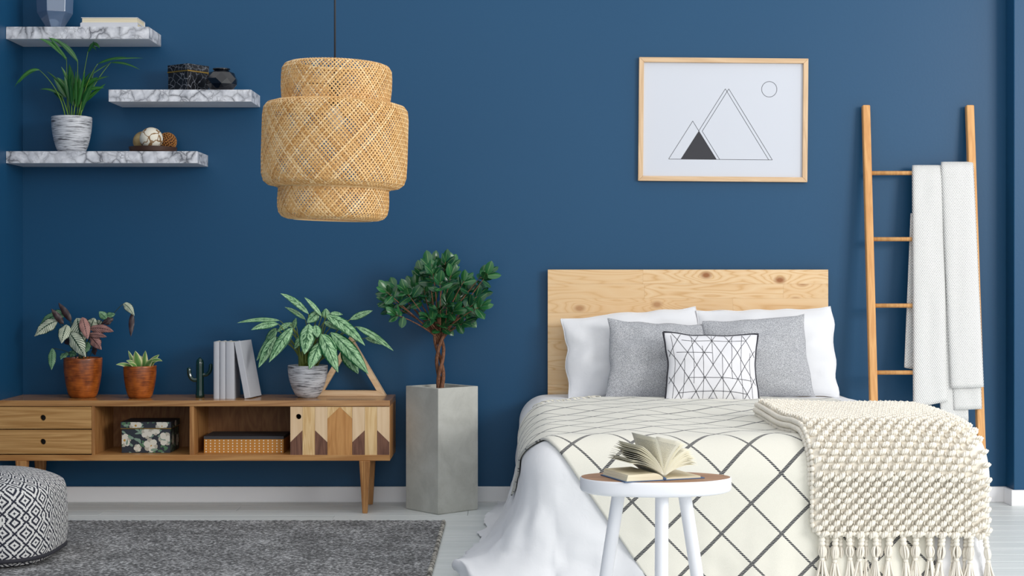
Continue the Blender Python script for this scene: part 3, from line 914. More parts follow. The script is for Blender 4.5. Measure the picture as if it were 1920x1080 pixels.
# ceramic cactus
d0 = 0.2; s0 = S(d0)
P = lambda a, b: W(a * 0.3427, 530 + b * 0.3427, d0)
base = P(1094, 615); base.z = ZT_
r = thing('cactus_ornament', base, 'glossy dark green ceramic cactus figurine with two arms', 'ornament')
def ribbed(path, rads, name, parent, ribs=8, n=32):
    m = MB()
    vv, ff = [], []
    for i, (p, rd) in enumerate(zip(path, rads)):
        p = Vector(p)
        t = (Vector(path[min(i + 1, len(path) - 1)]) - Vector(path[max(i - 1, 0)])).normalized()
        ex = Vector((0, -1, 0)); ex = (ex - t * ex.dot(t)).normalized(); ey = t.cross(ex)
        for k in range(n):
            a = 2 * PI * k / n
            q = rd * (1 + 0.07 * math.cos(ribs * a))
            vv.append(p + ex * math.cos(a) * q + ey * math.sin(a) * q)
    for i in range(len(path) - 1):
        for k in range(n):
            l = (k + 1) % n
            ff.append((i * n + k, i * n + l, (i + 1) * n + l, (i + 1) * n + k))
    ff += [tuple(range(n - 1, -1, -1)), tuple(range((len(path) - 1) * n, len(path) * n))]
    m.add(vv, ff)
    return m.build(name, M['cactus'], parent, smooth=True)
top = P(1093, 408)
hgt = top.z - ZT_
R0 = 20 * 0.3427 * s0
path, rad = [], []
for i in range(15):
    t = i / 14
    path.append(Vector((base.x, base.y, ZT_ + hgt * t)))
    rad.append(R0 * (1.12 if t < 0.08 else 1.0) * (math.sqrt(max(0.02, 1 - ((t - 0.86) / 0.14) ** 2)) if t > 0.86 else 1))
ribbed(path, rad, 'stem', r)
def arm(pts, rr):
    pts = [P(a, b) for a, b in pts]
    n = 14
    path = []
    for i in range(n + 1):
        t = i / n * (len(pts) - 1)
        k = min(int(t), len(pts) - 2)
        p0, p1, p2, p3 = pts[max(k - 1, 0)], pts[k], pts[k + 1], pts[min(k + 2, len(pts) - 1)]
        q = t - k
        path.append(0.5 * ((2 * p1) + (p2 - p0) * q + (2 * p0 - 5 * p1 + 4 * p2 - p3) * q * q + (3 * p1 - p0 - 3 * p2 + p3) * q ** 3))
    rads = [rr * s0 * 0.3427 * (math.sqrt(max(0.03, 1 - ((i / n - 0.9) / 0.1) ** 2)) if i / n > 0.9 else 1) for i in range(n + 1)]
    ribbed(path, rads, 'arm', r, 6, 24)
arm([(1085, 532), (1055, 530), (1038, 505), (1034, 462)], 11.5)
arm([(1105, 505), (1132, 502), (1150, 480), (1154, 442)], 10.5)

# wooden triangle behind the plant
d0 = 0.10; s0 = S(d0)
ap = W(657, 629, d0); rt = W(724, 742, d0); lf = W(590, 742, d0)
rt.z = lf.z = ZT_
tri = thing('wooden_triangle', ((rt.x + lf.x) / 2, -0.08, ZT_), 'pale wooden triangle frame standing behind the variegated plant', 'ornament')
g = Vector(((ap.x + rt.x + lf.x) / 3, 0, (ap.z + rt.z + lf.z) / 3))
P3 = [(lf.x, lf.z), (rt.x, rt.z), (ap.x, ap.z)]
k_ = 0.74
Q3 = [(g.x + (a - g.x) * k_, g.z + (b - g.z) * k_) for a, b in P3]
for i in range(3):
    j = (i + 1) % 3
    MB().prism([P3[i], P3[j], Q3[j], Q3[i]], (0, -0.115, 0), (1, 0, 0), (0, 0, 1), (0, 0.06, 0)).build('bar', M['beech'], tri, bevel=0.0015)

# ------------------------------------------------------------------ picture
d0 = 0.022
pc = W(1356.2, 224.3, d0)
s0 = S(d0)
pic = thing('picture_frame', (pc.x, -0.001, pc.z), 'framed line drawing of triangle mountains and a circle on the wall', 'picture')
rot = math.radians(-0.5)
pex, pez = Vector((math.cos(rot), 0, math.sin(rot))), Vector((-math.sin(rot), 0, math.cos(rot)))
hw, hh, fw = 317.5 * s0 / 2, 232 * s0 / 2, 9.2 * s0
o2 = Vector((pc.x, -0.0225, pc.z))
O4 = [(-hw, -hh), (hw, -hh), (hw, hh), (-hw, hh)]
I4 = [(-hw + fw, -hh + fw), (hw - fw, -hh + fw), (hw - fw, hh - fw), (-hw + fw, hh - fw)]
for i in range(4):
    j = (i + 1) % 4
    MB().prism([O4[i], O4[j], I4[j], I4[i]], o2, pex, pez, (0, 0.021, 0)).build('frame_bar', M['frame_wood'] if i % 2 == 0 else M['frame_wood_v'], pic, bevel=0.002)
MB().prism([(-hw + fw, -hh + fw), (hw - fw, -hh + fw), (hw - fw, hh - fw), (-hw + fw, hh - fw)], (pc.x, -0.008, pc.z), pex, pez, (0, 0.005, 0)).build('paper', M['paper'], pic)
paper = pic.children[-1]
def pp(zx_, zy_):
    px, py = 1180 + zx_ * 0.25, 90 + zy_ * 0.25
    # undo the frame's small tilt
    q = Vector(((px - 960) * s0 - pc.x, 0, (CAMZ - (py - HOR) * s0) - pc.z))
    return (q.dot(pex), q.dot(pez))
m = MB()
oo = (pc.x, -0.0084, pc.z)
def line(a, b, wd=0.0021):
    (x0, y0), (x1, y1) = pp(*a), pp(*b)
    L = math.hypot(x1 - x0, y1 - y0)
    nx, ny = -(y1 - y0) / L * wd / 2, (x1 - x0) / L * wd / 2
    m.prism([(x0 + nx, y0 + ny), (x0 - nx, y0 - ny), (x1 - nx, y1 - ny), (x1 + nx, y1 + ny)], oo, pex, pez, (0, 0.0003, 0))
for a, b in (((297, 831), (478, 546)), ((478, 546), (655, 833)), ((297, 831), (1076, 838)), ((723, 304), (522, 622)), ((723, 304), (1049, 838)), ((749, 304), (549, 622)), ((749, 304), (1076, 838)), ((549, 622), (680, 834))):
    line(a, b)
for k in range(48):
    a, b = 2 * PI * k / 48, 2 * PI * (k + 1) / 48
    line((1053 + 57 * math.cos(a), 307 + 58 * math.sin(a)), (1053 + 57 * math.cos(b), 307 + 58 * math.sin(b)))
m.prism([pp(388, 831), pp(655, 833), pp(522, 622)], oo, pex, pez, (0, 0.0002, 0))
m.build('print', M['ink'], paper)

# ------------------------------------------------------------------ pendant lamp
d0 = 2.19; s0 = S(d0)
cxp = (628 - 960) * s0
lamp = thing('pendant_lamp', (cxp, -d0, W(0, 412, d0).z), 'woven bamboo pendant lamp of three stacked tiers hanging from a dark cord', 'lamp')
tl = Matrix.Rotation(math.radians(1.6), 3, 'Y')
pivot = Vector((cxp, -d0, W(0, 270, d0).z))
def lz(py): return W(0, py, d0).z - pivot.z
def tier(name, pts, n, wd, k, seed):
    """pts: profile (radius px, row px) from top to bottom; helical strips both ways"""
    rr = random.Random(seed)
    prof = [(r_ * s0, lz(y_)) for r_, y_ in pts]
    L = [0]
    for i in range(1, len(prof)): L.append(L[-1] + math.hypot(prof[i][0] - prof[i - 1][0], prof[i][1] - prof[i - 1][1]))
    tot = L[-1]
    def at(s_):
        i = 0
        while i < len(L) - 2 and s_ > L[i + 1]: i += 1
        q = (s_ - L[i]) / (L[i + 1] - L[i])
        return prof[i][0] + (prof[i + 1][0] - prof[i][0]) * q, prof[i][1] + (prof[i + 1][1] - prof[i][1]) * q
    def nrm(s_):
        a, b = at(max(0, s_ - 0.003)), at(min(tot, s_ + 0.003))
        t = Vector((b[0] - a[0], b[1] - a[1])).normalized()
        return (-t.y, t.x)
    m = MB()
    ns = int(3.2 * 2 * k * tot * n / (2 * PI))
    for fam in (-1, 1):
        for i in range(n):
            th0 = 2 * PI * (i + rr.uniform(-0.1, 0.1)) / n
            kk = k
            col = min(1, max(0, rr.gauss(0.5, 0.22)))
            ww = wd * rr.uniform(0.85, 1.12)
            v, f = [], []
            for j in range(ns + 1):
                s_ = tot * j / ns
                r_, z_ = at(s_)
                nr, nz = nrm(s_)
                th = th0 + fam * kk * s_
                wob = 0.0008 * fam * math.cos(PI * (i + (th + fam * kk * s_) * n / (2 * PI)))
                er = Vector((math.cos(th), math.sin(th), 0)); et = Vector((-math.sin(th), math.cos(th), 0))
                N = er * nr + Vector((0, 0, nz))
                pos = er * r_ + Vector((0, 0, z_)) + N * wob
                # strip width runs across its direction in the surface
                tv = Vector((nz * -1, nr))        # profile tangent (r,z) rotated
                T = (er * (-nz) + Vector((0, 0, nr)))
                dirv = (et * (fam * kk * r_) - T * 1.0)
                dirv.normalize()
                side = N.cross(dirv).normalized() * ww / 2
                for sg, h in ((-1, 0.0004), (1, 0.0004), (1, -0.0004), (-1, -0.0004)):
                    v.append(pivot + tl @ (pos + side * sg + N * h))
            for j in range(ns):
                for q in range(4):
                    f.append((j * 4 + q, j * 4 + (q + 1) % 4, j * 4 + 4 + (q + 1) % 4, j * 4 + 4 + q))
            m.add(v, f, col=col)
    o = m.build(name, M['bamboo'], lamp)
    o['kind'] = 'stuff'
    return o, prof
tiers = [
    ('upper_tier', [(72, 120), (88, 120.5), (97, 124), (102, 132), (103, 145), (103, 165), (101, 190), (101, 200)], 92, 0.0047, 4.6, 1),
    ('middle_tier', [(99, 192), (115, 194), (128, 198), (134, 206), (136, 222), (136, 300), (135, 330), (131, 343), (122, 350), (106, 353)], 116, 0.0047, 3.6, 2),
    ('lower_tier', [(103, 345), (103, 358), (104, 375), (103.5, 390), (101, 401), (95, 408), (86, 411.5), (74, 412)], 92, 0.0047, 4.6, 3)]
for nm, pts, n, wd, k, sd in tiers:
    o, prof = tier(nm, pts, n, wd, k, sd)
    for r_, z_ in (prof[0], prof[-1]):
        ring = [pivot + tl @ Vector((r_ * math.cos(2 * PI * i / 48), r_ * math.sin(2 * PI * i / 48), z_)) for i in range(49)]
        MB().tube(ring, 0.0028, 6, False).build('rim', M['bamboo_rim'], o, smooth=True)
zt = lz(126)
MB().tube([Vector((cxp, -d0, HC - 0.001)), Vector((cxp, -d0, pivot.z + lz(165)))], 0.0032, 10).build('cord', M['cord'], lamp, smooth=True)
cp = Vector((cxp, -d0, 0))
MB().lathe([(0.05, HC - 0.002), (0.05, HC - 0.02), (0.02, HC - 0.035), (0.004, HC - 0.04)], 28, cp).build('ceiling_rose', M['cord'], lamp, smooth=True)
MB().lathe([(0.006, pivot.z + lz(150)), (0.02, pivot.z + lz(156)), (0.022, pivot.z + lz(195)), (0.018, pivot.z + lz(198))], 20, cp).build('socket', M['socket'], lamp, smooth=True)
MB().lathe([(0.014, pivot.z + lz(197)), (0.016, pivot.z + lz(205)), (0.03, pivot.z + lz(222)), (0.031, pivot.z + lz(232)), (0.02, pivot.z + lz(243)), (0.003, pivot.z + lz(247))], 24, cp).build('bulb', M['bulb'], lamp, smooth=True)
for k in range(3):
    a = 2 * PI * k / 3 + 0.4
    rr_ = 99 * s0
    MB().tube([Vector((cxp, -d0, pivot.z + lz(158))), pivot + tl @ Vector((rr_ * math.cos(a), rr_ * math.sin(a), lz(150)))], 0.002, 6).build('spoke', M['socket'], lamp)

# ------------------------------------------------------------------ ladder
LT, LB = 0.028, 0.245
ZLT = 1.925
def lad_d(z): return LB + (LT - LB) * z / ZLT
xl, xr = 665 * S(LT + 0.02), 860 * S(LT + 0.02)
lad = thing('ladder', ((xl + xr) / 2, -0.16, 0), 'wooden towel ladder leaning against the blue wall', 'ladder')
up = Vector((0, LB - LT, ZLT)).normalized()
nb = Vector((0, -up.z, up.y))
LEN = math.hypot(ZLT, LB - LT)
for x in (xl, xr):
    b = Vector((x, -LB - 0.0, 0.004))
    MB().obox(b + up * LEN / 2, (0.0185, 0, 0), nb * 0.0185, up * LEN / 2).build('rail', M['ladder'], lad, bevel=0.006, seg=3)
RUNG = []
for py in (324.5, 448.5, 573, 698.5, 824):
    z = 1.0
    for _ in range(8): z = CAMZ - (py - HOR) * S(lad_d(z))
    RUNG.append(z)
    MB().tube([(xl + 0.012, -lad_d(z), z), (xr - 0.012, -lad_d(z), z)], 0.0105, 12).build('rung', M['ladder'], lad, smooth=True)
# ------------------------------------------------------------------ bed
HBX0, HBX1, HBZ = 67 * S(0.05), 593 * S(0.05), CAMZ + 4.5 * S(0.05)
bed = thing('bed', ((HBX0 + HBX1) / 2, -1.05, 0), 'double bed with a knotty pine plank headboard', 'bed')
hb = box('headboard', M['pine'], bed, HBX0 + 0.004, HBX1 - 0.004, -0.03, -0.018, 0.05, HBZ - 0.004, 0)
PHT = 0.0695
z = HBZ
i = 0
rb = random.Random(11)
while z > 0.12:
    cuts = [HBX0] + sorted(HBX0 + (HBX1 - HBX0) * q for q in ([0.27 + 0.1 * ((i * 3) % 4) / 4, 0.72 + 0.06 * ((i * 5) % 3)] if i % 2 else [0.5 + 0.16 * ((i * 7) % 3 - 1)])) + [HBX1]
    for a, b in zip(cuts, cuts[1:]):
        m = MB().box(a + 0.0001, b - 0.0001, -0.05 + 0.0004 * (i % 2), -0.03, z - PHT + 0.0001, z - 0.0001)
        m.build('plank', M['pine'], hb, bevel=0.0004, seg=1)
    z -= PHT
    i += 1
box('bed_base', M['oak'], bed, HBX0 + 0.02, HBX1 - 0.02, -2.03, -0.055, 0.12, 0.27, 0.005)
box('mattress', M['cotton'], bed, HBX0 + 0.02, HBX1 - 0.02, -2.03, -0.055, 0.272, 0.455, 0.03)
for x in (HBX0 + 0.08, HBX1 - 0.08):
    for yy in (-1.95, -0.12):
        box('leg', M['oak_v'], bed, x - 0.03, x + 0.03, yy - 0.03, yy + 0.03, 0.0, 0.119, 0.003)

# --- one drape surface for all bedding: (a, b) is the cloth unrolled over the bed
BXL, BXR, BBF, BR, BZ = 0.165, 1.545, 2.03, 0.13, 0.53
def nz(x, y, z=0.0): return noise.noise(Vector((x, y, z)))
ARC = BR * PI / 2
def drape(a, b, off=0.0, rough=1.0, fold=1.0):
    qx = min(max(a, BXL), BXR); qb = min(b, BBF)
    ea, eb = a - qx, b - qb
    s = math.hypot(ea, eb)
    if s < 1e-7:
        h = 0.012 * nz(a * 3.1, b * 3.1, 1.0) + 0.006 * nz(a * 9, b * 9, 4.0) * rough
        h += 0.016 * math.exp(-((b - 0.9) / 0.35) ** 2)
        return Vector((a, -b, BZ + h + off)), Vector((0, 0, 1))
    dx, db = ea / s, eb / s
    h0 = 0.012 * nz(qx * 3.1, qb * 3.1, 1.0) + 0.016 * math.exp(-((qb - 0.9) / 0.35) ** 2)
    if s < ARC:
        p = s / BR
        out, drop = BR * math.sin(p), BR * (1 - math.cos(p))
        nh, nv = math.sin(p), math.cos(p)
        fr = 0.0
    else:
        s2 = s - ARC
        t = s2 / 0.42
        left = max(0.0, -dx)
        Fl = left * left * (0.035 + 0.085 * qb) + max(0, db) ** 2 * 0.06 + 2 * left * max(0, db) * 0.03
        tt = min(t, 1.05)
        out = BR + Fl * tt * tt
        drop = BR + s2 * math.sqrt(max(0.2, 1 - (Fl * 2 * tt / 0.42) ** 2 * 0.5))
        nh, nv = 0.97, 0.22
        fr = min(1.0, t)
    # folds run down the hanging cloth
    pq = (qb * 1.0 if db < 0.02 else 0) + (qx if abs(dx) < 0.02 else 0) + math.atan2(db, dx) * 0.22
    f = fold * fr * (0.35 if dx > 0.5 else 1.0) * (0.026 * nz(pq * 7.0, 0.3, 2.0) + 0.012 * nz(pq * 17.0, s * 2.0, 7.0))
    f += rough * fr * 0.024 * nz(pq * 9, s * 9, 3.0) * (0.2 if dx > 0.5 else 1.0) + rough * fr * 0.02 * abs(nz(pq * 6 + s * 5, s * 13 - pq * 9, 6.0))
    out += f
    z = BZ + h0 * (1 - fr) - drop
    fz_ = 0.008
    if z < fz_ + 0.02:
        over = (fz_ + 0.02 - z)
        out += over * 0.7
        z = fz_ + 0.02 * math.exp(-over / 0.02) + max(0.0, rough * 0.03 * nz(pq * 11, s * 12, 9.0)) * min(1, over * 12)
    n = Vector((dx * nh, -db * nh, nv)).normalized()
    return Vector((qx + dx * out, -(qb + db * out), z)) + n * off, n

# white sheet: top and skirt
ys = [0.06 + (BBF - 0.06) * i / 60 for i in range(61)]
xs = [BXL + (BXR - BXL) * i / 44 for i in range(45)]
m = MB()
vv = [drape(x, y_)[0] for y_ in ys for x in xs]
m.add(vv, [(j * 45 + i, j * 45 + i + 1, (j + 1) * 45 + i + 1, (j + 1) * 45 + i) for j in range(60) for i in range(44)])
per = []
for y_ in ys: per.append((BXL, y_, -1, 0, 0.0))
for k in range(1, 24):
    an = PI / 2 * k / 24
    per.append((BXL, BBF, -math.cos(an), math.sin(an), math.sin(2 * an)))
for x in xs: per.append((x, BBF, 0, 1, 0.0))
for k in range(1, 12):
    an = PI / 2 * k / 12
    per.append((BXR, BBF, math.sin(an), math.cos(an), 0.0))
for y_ in reversed(ys): per.append((BXR, y_, 1, 0, 0.0))
NS = 46
vv = []
for qx, qb, dx, db, cr in per:
    lim = ARC + 0.43 + 0.05 * cr + (0.03 + 0.03 * qb / 2 if dx < -0.5 else 0.03) + 0.02 * nz(qx * 5, qb * 5, 1)
    if dx > 0.5: lim = ARC + 0.36
    for k in range(NS + 1):
        s = lim * k / NS
        vv.append(drape(qx + dx * s, qb + db * s)[0])
m.add(vv, [(i * (NS + 1) + k, i * (NS + 1) + k + 1, (i + 1) * (NS + 1) + k + 1, (i + 1) * (NS + 1) + k) for i in range(len(per) - 1) for k in range(NS)])
tag(m.build('bed_sheet', M['cotton'], loc=(0.85, -1.05, 0.53), smooth=True, merge=0.0004), 'crumpled white cotton sheet covering the bed down to the floor', 'sheet')

# cream checked blanket
e1 = Vector((0.70, 0.714)); e2 = Vector((-0.714, 0.70))
CELL = 0.146
Lc = [(0.0, (0.40, 0.49)), (0.14, (0.137, 0.86)), (0.34, (-0.24, 1.22)), (0.62, (0.14, 2.10)), (1.0, (0.52, BBF + ARC + 0.42))]
def Lcurve(t):
    for (t0, p0), (t1, p1) in zip(Lc, Lc[1:]):
        if t <= t1 + 1e-9:
            q = (t - t0) / (t1 - t0)
            return Vector(p0) * (1 - q) + Vector(p1) * q
NU, NV = 110, 170
def bl_ab(u, v):
    l = Lcurve(v)
    r_ = Vector((1.46, 0.47 + (BBF + ARC + 0.41 - 0.47) * v))
    return l * (1 - u) + r_ * u
BPH = (0.19, 0.435)
bl = thing('checked_blanket', (0.8, -1.2, BZ), 'cream wool blanket with thin black diamond grid over the bed', 'blanket')
def bl_uv(u, v):
    p = bl_ab(u, v)
    return (p.dot(e1) / CELL + BPH[0], p.dot(e2) / CELL + BPH[1])
m = MB().grid(lambda u, v: drape(*bl_ab(u, v), off=0.009, rough=0.3, fold=0.6)[0], NU, NV, uvfn=bl_uv)
m.build('cloth', M['check'], bl, smooth=True, solid=0.007)
for k in range(12):                       # short fringe at the head end of the left edge
    p = Vector(Lc[0][1]).lerp(Vector(Lc[1][1]), k / 11)
    m = MB()
    for j in range(5):
        a = p + Vector((-0.01 * 0 + random.uniform(-0.008, 0.008), random.uniform(-0.008, 0.008)))
        dr = Vector((-0.03 + random.uniform(-0.012, 0.012), -0.02 + random.uniform(-0.01, 0.01)))
        m.tube([drape(*(a + dr * q), off=0.011 + 0.006 * math.sin(q * PI))[0] for q in (0, 0.33, 0.66, 1)], 0.0016, 5)
    m.build('fringe_tassel', M['fringe'], bl, smooth=True)

# ------------------------------------------------------------------ pillows and cushions
def cushion_fn(c, w_, h_, t_, lean, roll, pinch=0.05, seed=0, wr=0.006, ear=0.0):
    cl, sl = math.cos(lean), math.sin(lean)
    ex = Vector((1, 0, 0)); ey = Vector((0, sl, cl)); en = Vector((0, -cl, sl))
    R_ = Matrix.Rotation(roll, 3, en)
    ex, ey = (R_ @ ex), (R_ @ ey)
    def fn(u, v, side):
        x = w_ / 2 * u * (1 - pinch * (1 - v * v))
        y = h_ / 2 * v * (1 - pinch * (1 - u * u))
        e = max(0.0, (1 - u * u)) ** 0.55 * max(0.0, (1 - v * v)) ** 0.55
        z = side * t_ / 2 * e
        z += wr * nz(u * 2.2 + seed, v * 2.2, seed) * (0.25 + e) * side + 0.5 * wr * nz(u * 5 + seed, v * 5, seed + 3) * e
        x += wr * 0.8 * nz(v * 2.5, seed, u) * abs(u); y += wr * 0.8 * nz(u * 2.5, seed + 5, v) * abs(v)
        return Vector(c) + ex * x + ey * y + en * z
    return fn, en
def cushion(name, mat, fn, parent=None, loc=None, n=40):
    g = lambda q: math.sin(q * PI / 2)          # denser towards the seams
    m = MB()
    m.grid(lambda a, b: fn(g(a), g(b), 1), n, n, -1, 1, -1, 1, uvfn=lambda a, b: (a, b))
    m.grid(lambda a, b: fn(g(a), g(b), -1), n, n, -1, 1, -1, 1, uvfn=lambda a, b: (a, b))
    return m.build(name, mat, parent, loc=loc, smooth=True, merge=0.0002)
def place(px, py, d): return W(px, py, d)
for px, py, w_, h_, roll, lean, d, lb, sd in (
        (1186, 662, 0.645, 0.39, 5.0, 14, 0.185, 'white bed pillow resting against the left half of the headboard', 1.3),
        (1440, 662, 0.645, 0.425, 1.8, 14, 0.195, 'white bed pillow resting against the right half of the headboard', 5.1)):
    c = place(px, py, d)
    fn, en = cushion_fn(c, w_, h_, 0.15, math.radians(lean), math.radians(roll), 0.03, sd, 0.022)
    lo = Vector((c.x, c.y, BZ))
    r = thing('bed_pillow', lo, lb, 'pillow', 'white bed pillows')
    cushion('pillowcase', M['cotton'], fn, r)
    m = MB()                                    # stitched seam all round
    seam = [fn(a, 1, 1) for a in [i / 30 * 2 - 1 for i in range(31)]] + [fn(1, 1 - i / 20 * 2, 1) for i in range(1, 21)] + [fn(1 - i / 30 * 2, -1, 1) for i in range(1, 31)] + [fn(-1, -1 + i / 20 * 2, 1) for i in range(1, 21)]
    m.tube(seam, 0.0035, 6, False).build('seam', M['cotton'], r, smooth=True)
for px, py, w_, h_, roll, lean, d, lb, sd in (
        (1233, 677, 0.475, 0.385, -3.0, 17, 0.35, 'grey tweed square cushion on the left behind the patterned cushion', 2.2),
        (1421, 672, 0.485, 0.395, 4.0, 17, 0.36, 'grey tweed square cushion on the right behind the patterned cushion', 7.7)):
    c = place(px, py, d)
    fn, en = cushion_fn(c, w_, h_, 0.14, math.radians(lean), math.radians(roll), 0.06, sd, 0.012)
    tag(cushion('square_cushion', M['tweed'], fn, loc=Vector((c.x, c.y, BZ))), lb, 'cushion', 'grey cushions on the bed')
c = place(1334, 691, 0.545)
fn, en = cushion_fn(c, 0.43, 0.335, 0.13, math.radians(20), math.radians(-1.0), 0.085, 3.3, 0.007)
pc_ = thing('patterned_cushion', Vector((c.x, c.y, BZ)), 'small white cushion with black triangle lines in front of the pillows', 'cushion')
cushion('cover', M['cushion_white'], fn, pc_)
seam = [fn(i / 30 * 2 - 1, 1, 1) for i in range(31)] + [fn(1, 1 - i / 30 * 2, 1) for i in range(1, 31)] + [fn(1 - i / 30 * 2, -1, 1) for i in range(1, 31)] + [fn(-1, -1 + i / 30 * 2, 1) for i in range(1, 31)]
MB().tube(seam, 0.0052, 8, False).build('piping', M['piping'], pc_, smooth=True)
m = MB()
def cline(p0, p1, wd=0.0024):
    """line printed on the cushion front; points in cushion units -1..1"""
    n = max(4, int(math.hypot(p1[0] - p0[0], p1[1] - p0[1]) * 14))
    vv = []
    d_ = Vector((p1[0] - p0[0], p1[1] - p0[1])); d_.normalize()
    k = (-d_.y * wd / 0.43, d_.x * wd / 0.355)
    cl_ = lambda q: max(-0.985, min(0.985, q))
    for i in range(n + 1):
        q = i / n
        u, v = p0[0] + (p1[0] - p0[0]) * q, p0[1] + (p1[1] - p0[1]) * q
        vv += [fn(cl_(u + k[0]), cl_(v + k[1]), 1) + en * 0.0012, fn(cl_(u - k[0]), cl_(v - k[1]), 1) + en * 0.0012]
    m.add(vv, [(2 * i, 2 * i + 1, 2 * i + 3, 2 * i + 2) for i in range(n)])
def clipline(x0, y0, sx, sy):
    t0, t1 = -9, 9
    for o_, s_ in ((x0, sx), (y0, sy)):
        if abs(s_) < 1e-9:
            if abs(o_) > 0.96: return
            continue
        a, b = (-0.97 - o_) / s_, (0.97 - o_) / s_
        t0, t1 = max(t0, min(a, b)), min(t1, max(a, b))
    if t1 - t0 > 0.08: cline((x0 + sx * t0, y0 + sy * t0), (x0 + sx * t1, y0 + sy * t1))
HS, RS = 0.185, 0.385                      # half column, row height
for k in range(-7, 8):
    clipline(2 * HS * k, 0.77, HS, RS)
    clipline(2 * HS * k, 0.77, HS, -RS)
for k, (a, b) in enumerate(((-0.9, 0.9), (-0.9, 0.2), (-0.55, 0.95), (-0.95, 0.6), (0.0, 0.95), (-0.95, 0.3), (-0.4, 0.95), (-0.95, 0.95), (-0.9, 0.4))):
    x = -0.86 + 0.215 * k
    cline((x, a), (x, b), 0.0018)
for y_, a, b in ((0.77, -0.65, 0.72), (0.385, -0.8, 0.0), (-0.385, -0.55, 0.88), (-0.77, -0.75, 0.75)):
    cline((a, y_), (b, y_))
m.open = True
m.build('line_print', M['ink'], pc_.children[0])

# ------------------------------------------------------------------ chunky throw with tassels
TB0, TB1 = 1.42, BBF + ARC + 0.185
def ta0(b): return 0.985 + 0.07 * max(0.0, min(1.0, (b - TB0) / 0.75))
def ta1(b): return 1.575 + 0.055 * max(0.0, min(1.0, (b - TB0) / 0.7))
def thick(b): return 0.064 if b < BBF - 0.1 else 0.064 - 0.026 * min(1.0, (b - BBF + 0.1) / 0.35)
def drape2(a, b, off):
    """like drape, but straight over the right-foot corner (a stiff cloth)"""
    p, n = drape(min(a, BXR), b, off, 0.0, 0.35)
    e = max(0.0, a - BXR)
    if e > 0:
        q = min(e / BR, PI / 2)
        p = p + Vector((BR * math.sin(q) + off * math.sin(q) * 0.6, 0, -BR * (1 - math.cos(q)) * (1.0 if b < BBF else max(0.25, 1 - (b - BBF) * 2))))
        n = (n + Vector((math.sin(q) * 0.8, 0, 0))).normalized()
    return p, n
def tpos(a, b, o_=0.0): return drape2(a, b, thick(b) + o_)
tw = thing('chunky_throw', (1.35, -2.1, BZ), 'chunky cream crocheted throw with tassels over the foot of the bed', 'throw')
m = MB()
def slab(u, v):
    """closed cross-section: u runs round the section, v along the bed"""
    b = TB0 + (TB1 - TB0) * v
    a0, a1, th = ta0(b), ta1(b), thick(b) - 0.004
    e = min(1.0, v / 0.04) ** 0.5
    lo = 0.014
    th = lo + (th - lo) * max(0.15, e)
    if u < 0.44: a, o_ = a0 + (a1 - a0) * u / 0.44, th
    elif u < 0.5:
        an = (u - 0.44) / 0.06 * PI; a, o_ = a1 + 0.02 * math.sin(an), lo + (th - lo) * (0.5 + 0.5 * math.cos(an))
    elif u < 0.94: a, o_ = a1 + (a0 - a1) * (u - 0.5) / 0.44, lo
    else:
        an = (u - 0.94) / 0.06 * PI; a, o_ = a0 - 0.02 * math.sin(an), th - (th - lo) * (0.5 + 0.5 * math.cos(an))
    return drape2(a, b, o_ - 0.003)[0]
m.grid(slab, 100, 90, closeu=True)
m.f.append(tuple(range(0, 100))); m.f.append(tuple(range(90 * 100, 91 * 100)))
m.build('backing', M['chunky'], tw, smooth=True)
m = MB()
RP, CPS = 0.0188, 0.0405
rr = random.Random(5)
nrow = int((TB1 - TB0) / RP)
for j in range(-1, nrow + 1):
    b = TB0 + RP * (j + 0.5)
    bq = max(b, TB0 + 0.004)
    a0, a1 = ta0(bq), ta1(bq)
    nc = int((a1 - a0) / CPS)
    for i in range(nc + 1):
        a = a0 + 0.001 + (i + (0.5 if j % 2 else 0)) * CPS
        if a > a1 + 0.003: continue
        a += rr.uniform(-0.002, 0.002)
        p, n = tpos(a, bq + rr.uniform(-0.002, 0.002))
        tx = (tpos(a + 0.01, bq)[0] - p).normalized()
        ty = n.cross(tx).normalized()
        tx2 = (tx + ty * 0.25).normalized()
        k = rr.uniform(0.9, 1.12)
        m.ell(p + n * 0.003, tx2 * 0.0150 * k, ty * 0.0098 * k, n * 0.0125 * k, 8, 6)
        # three strands over each bobble
        for q in (-1, 0, 1):
            pts = []
            for w_ in (-1, -0.4, 0.4, 1):
                pts.append(p + tx2 * (0.007 * q + 0.004 * w_) + ty * 0.0102 * w_ + n * (0.003 + 0.0122 * math.sqrt(max(0, 1 - (0.55 * q) ** 2 - (0.8 * w_) ** 2))))
            m.tube(pts, [0.0025, 0.0042, 0.0042, 0.0025], 5)
        # link to the neighbour
        if i < nc - 1:
            l0 = p + tx * 0.0195 - n * 0.003
            m.tube([l0 + ty * 0.009, l0 + n * 0.003, l0 - ty * 0.009 + tx * 0.004], 0.0036, 5)
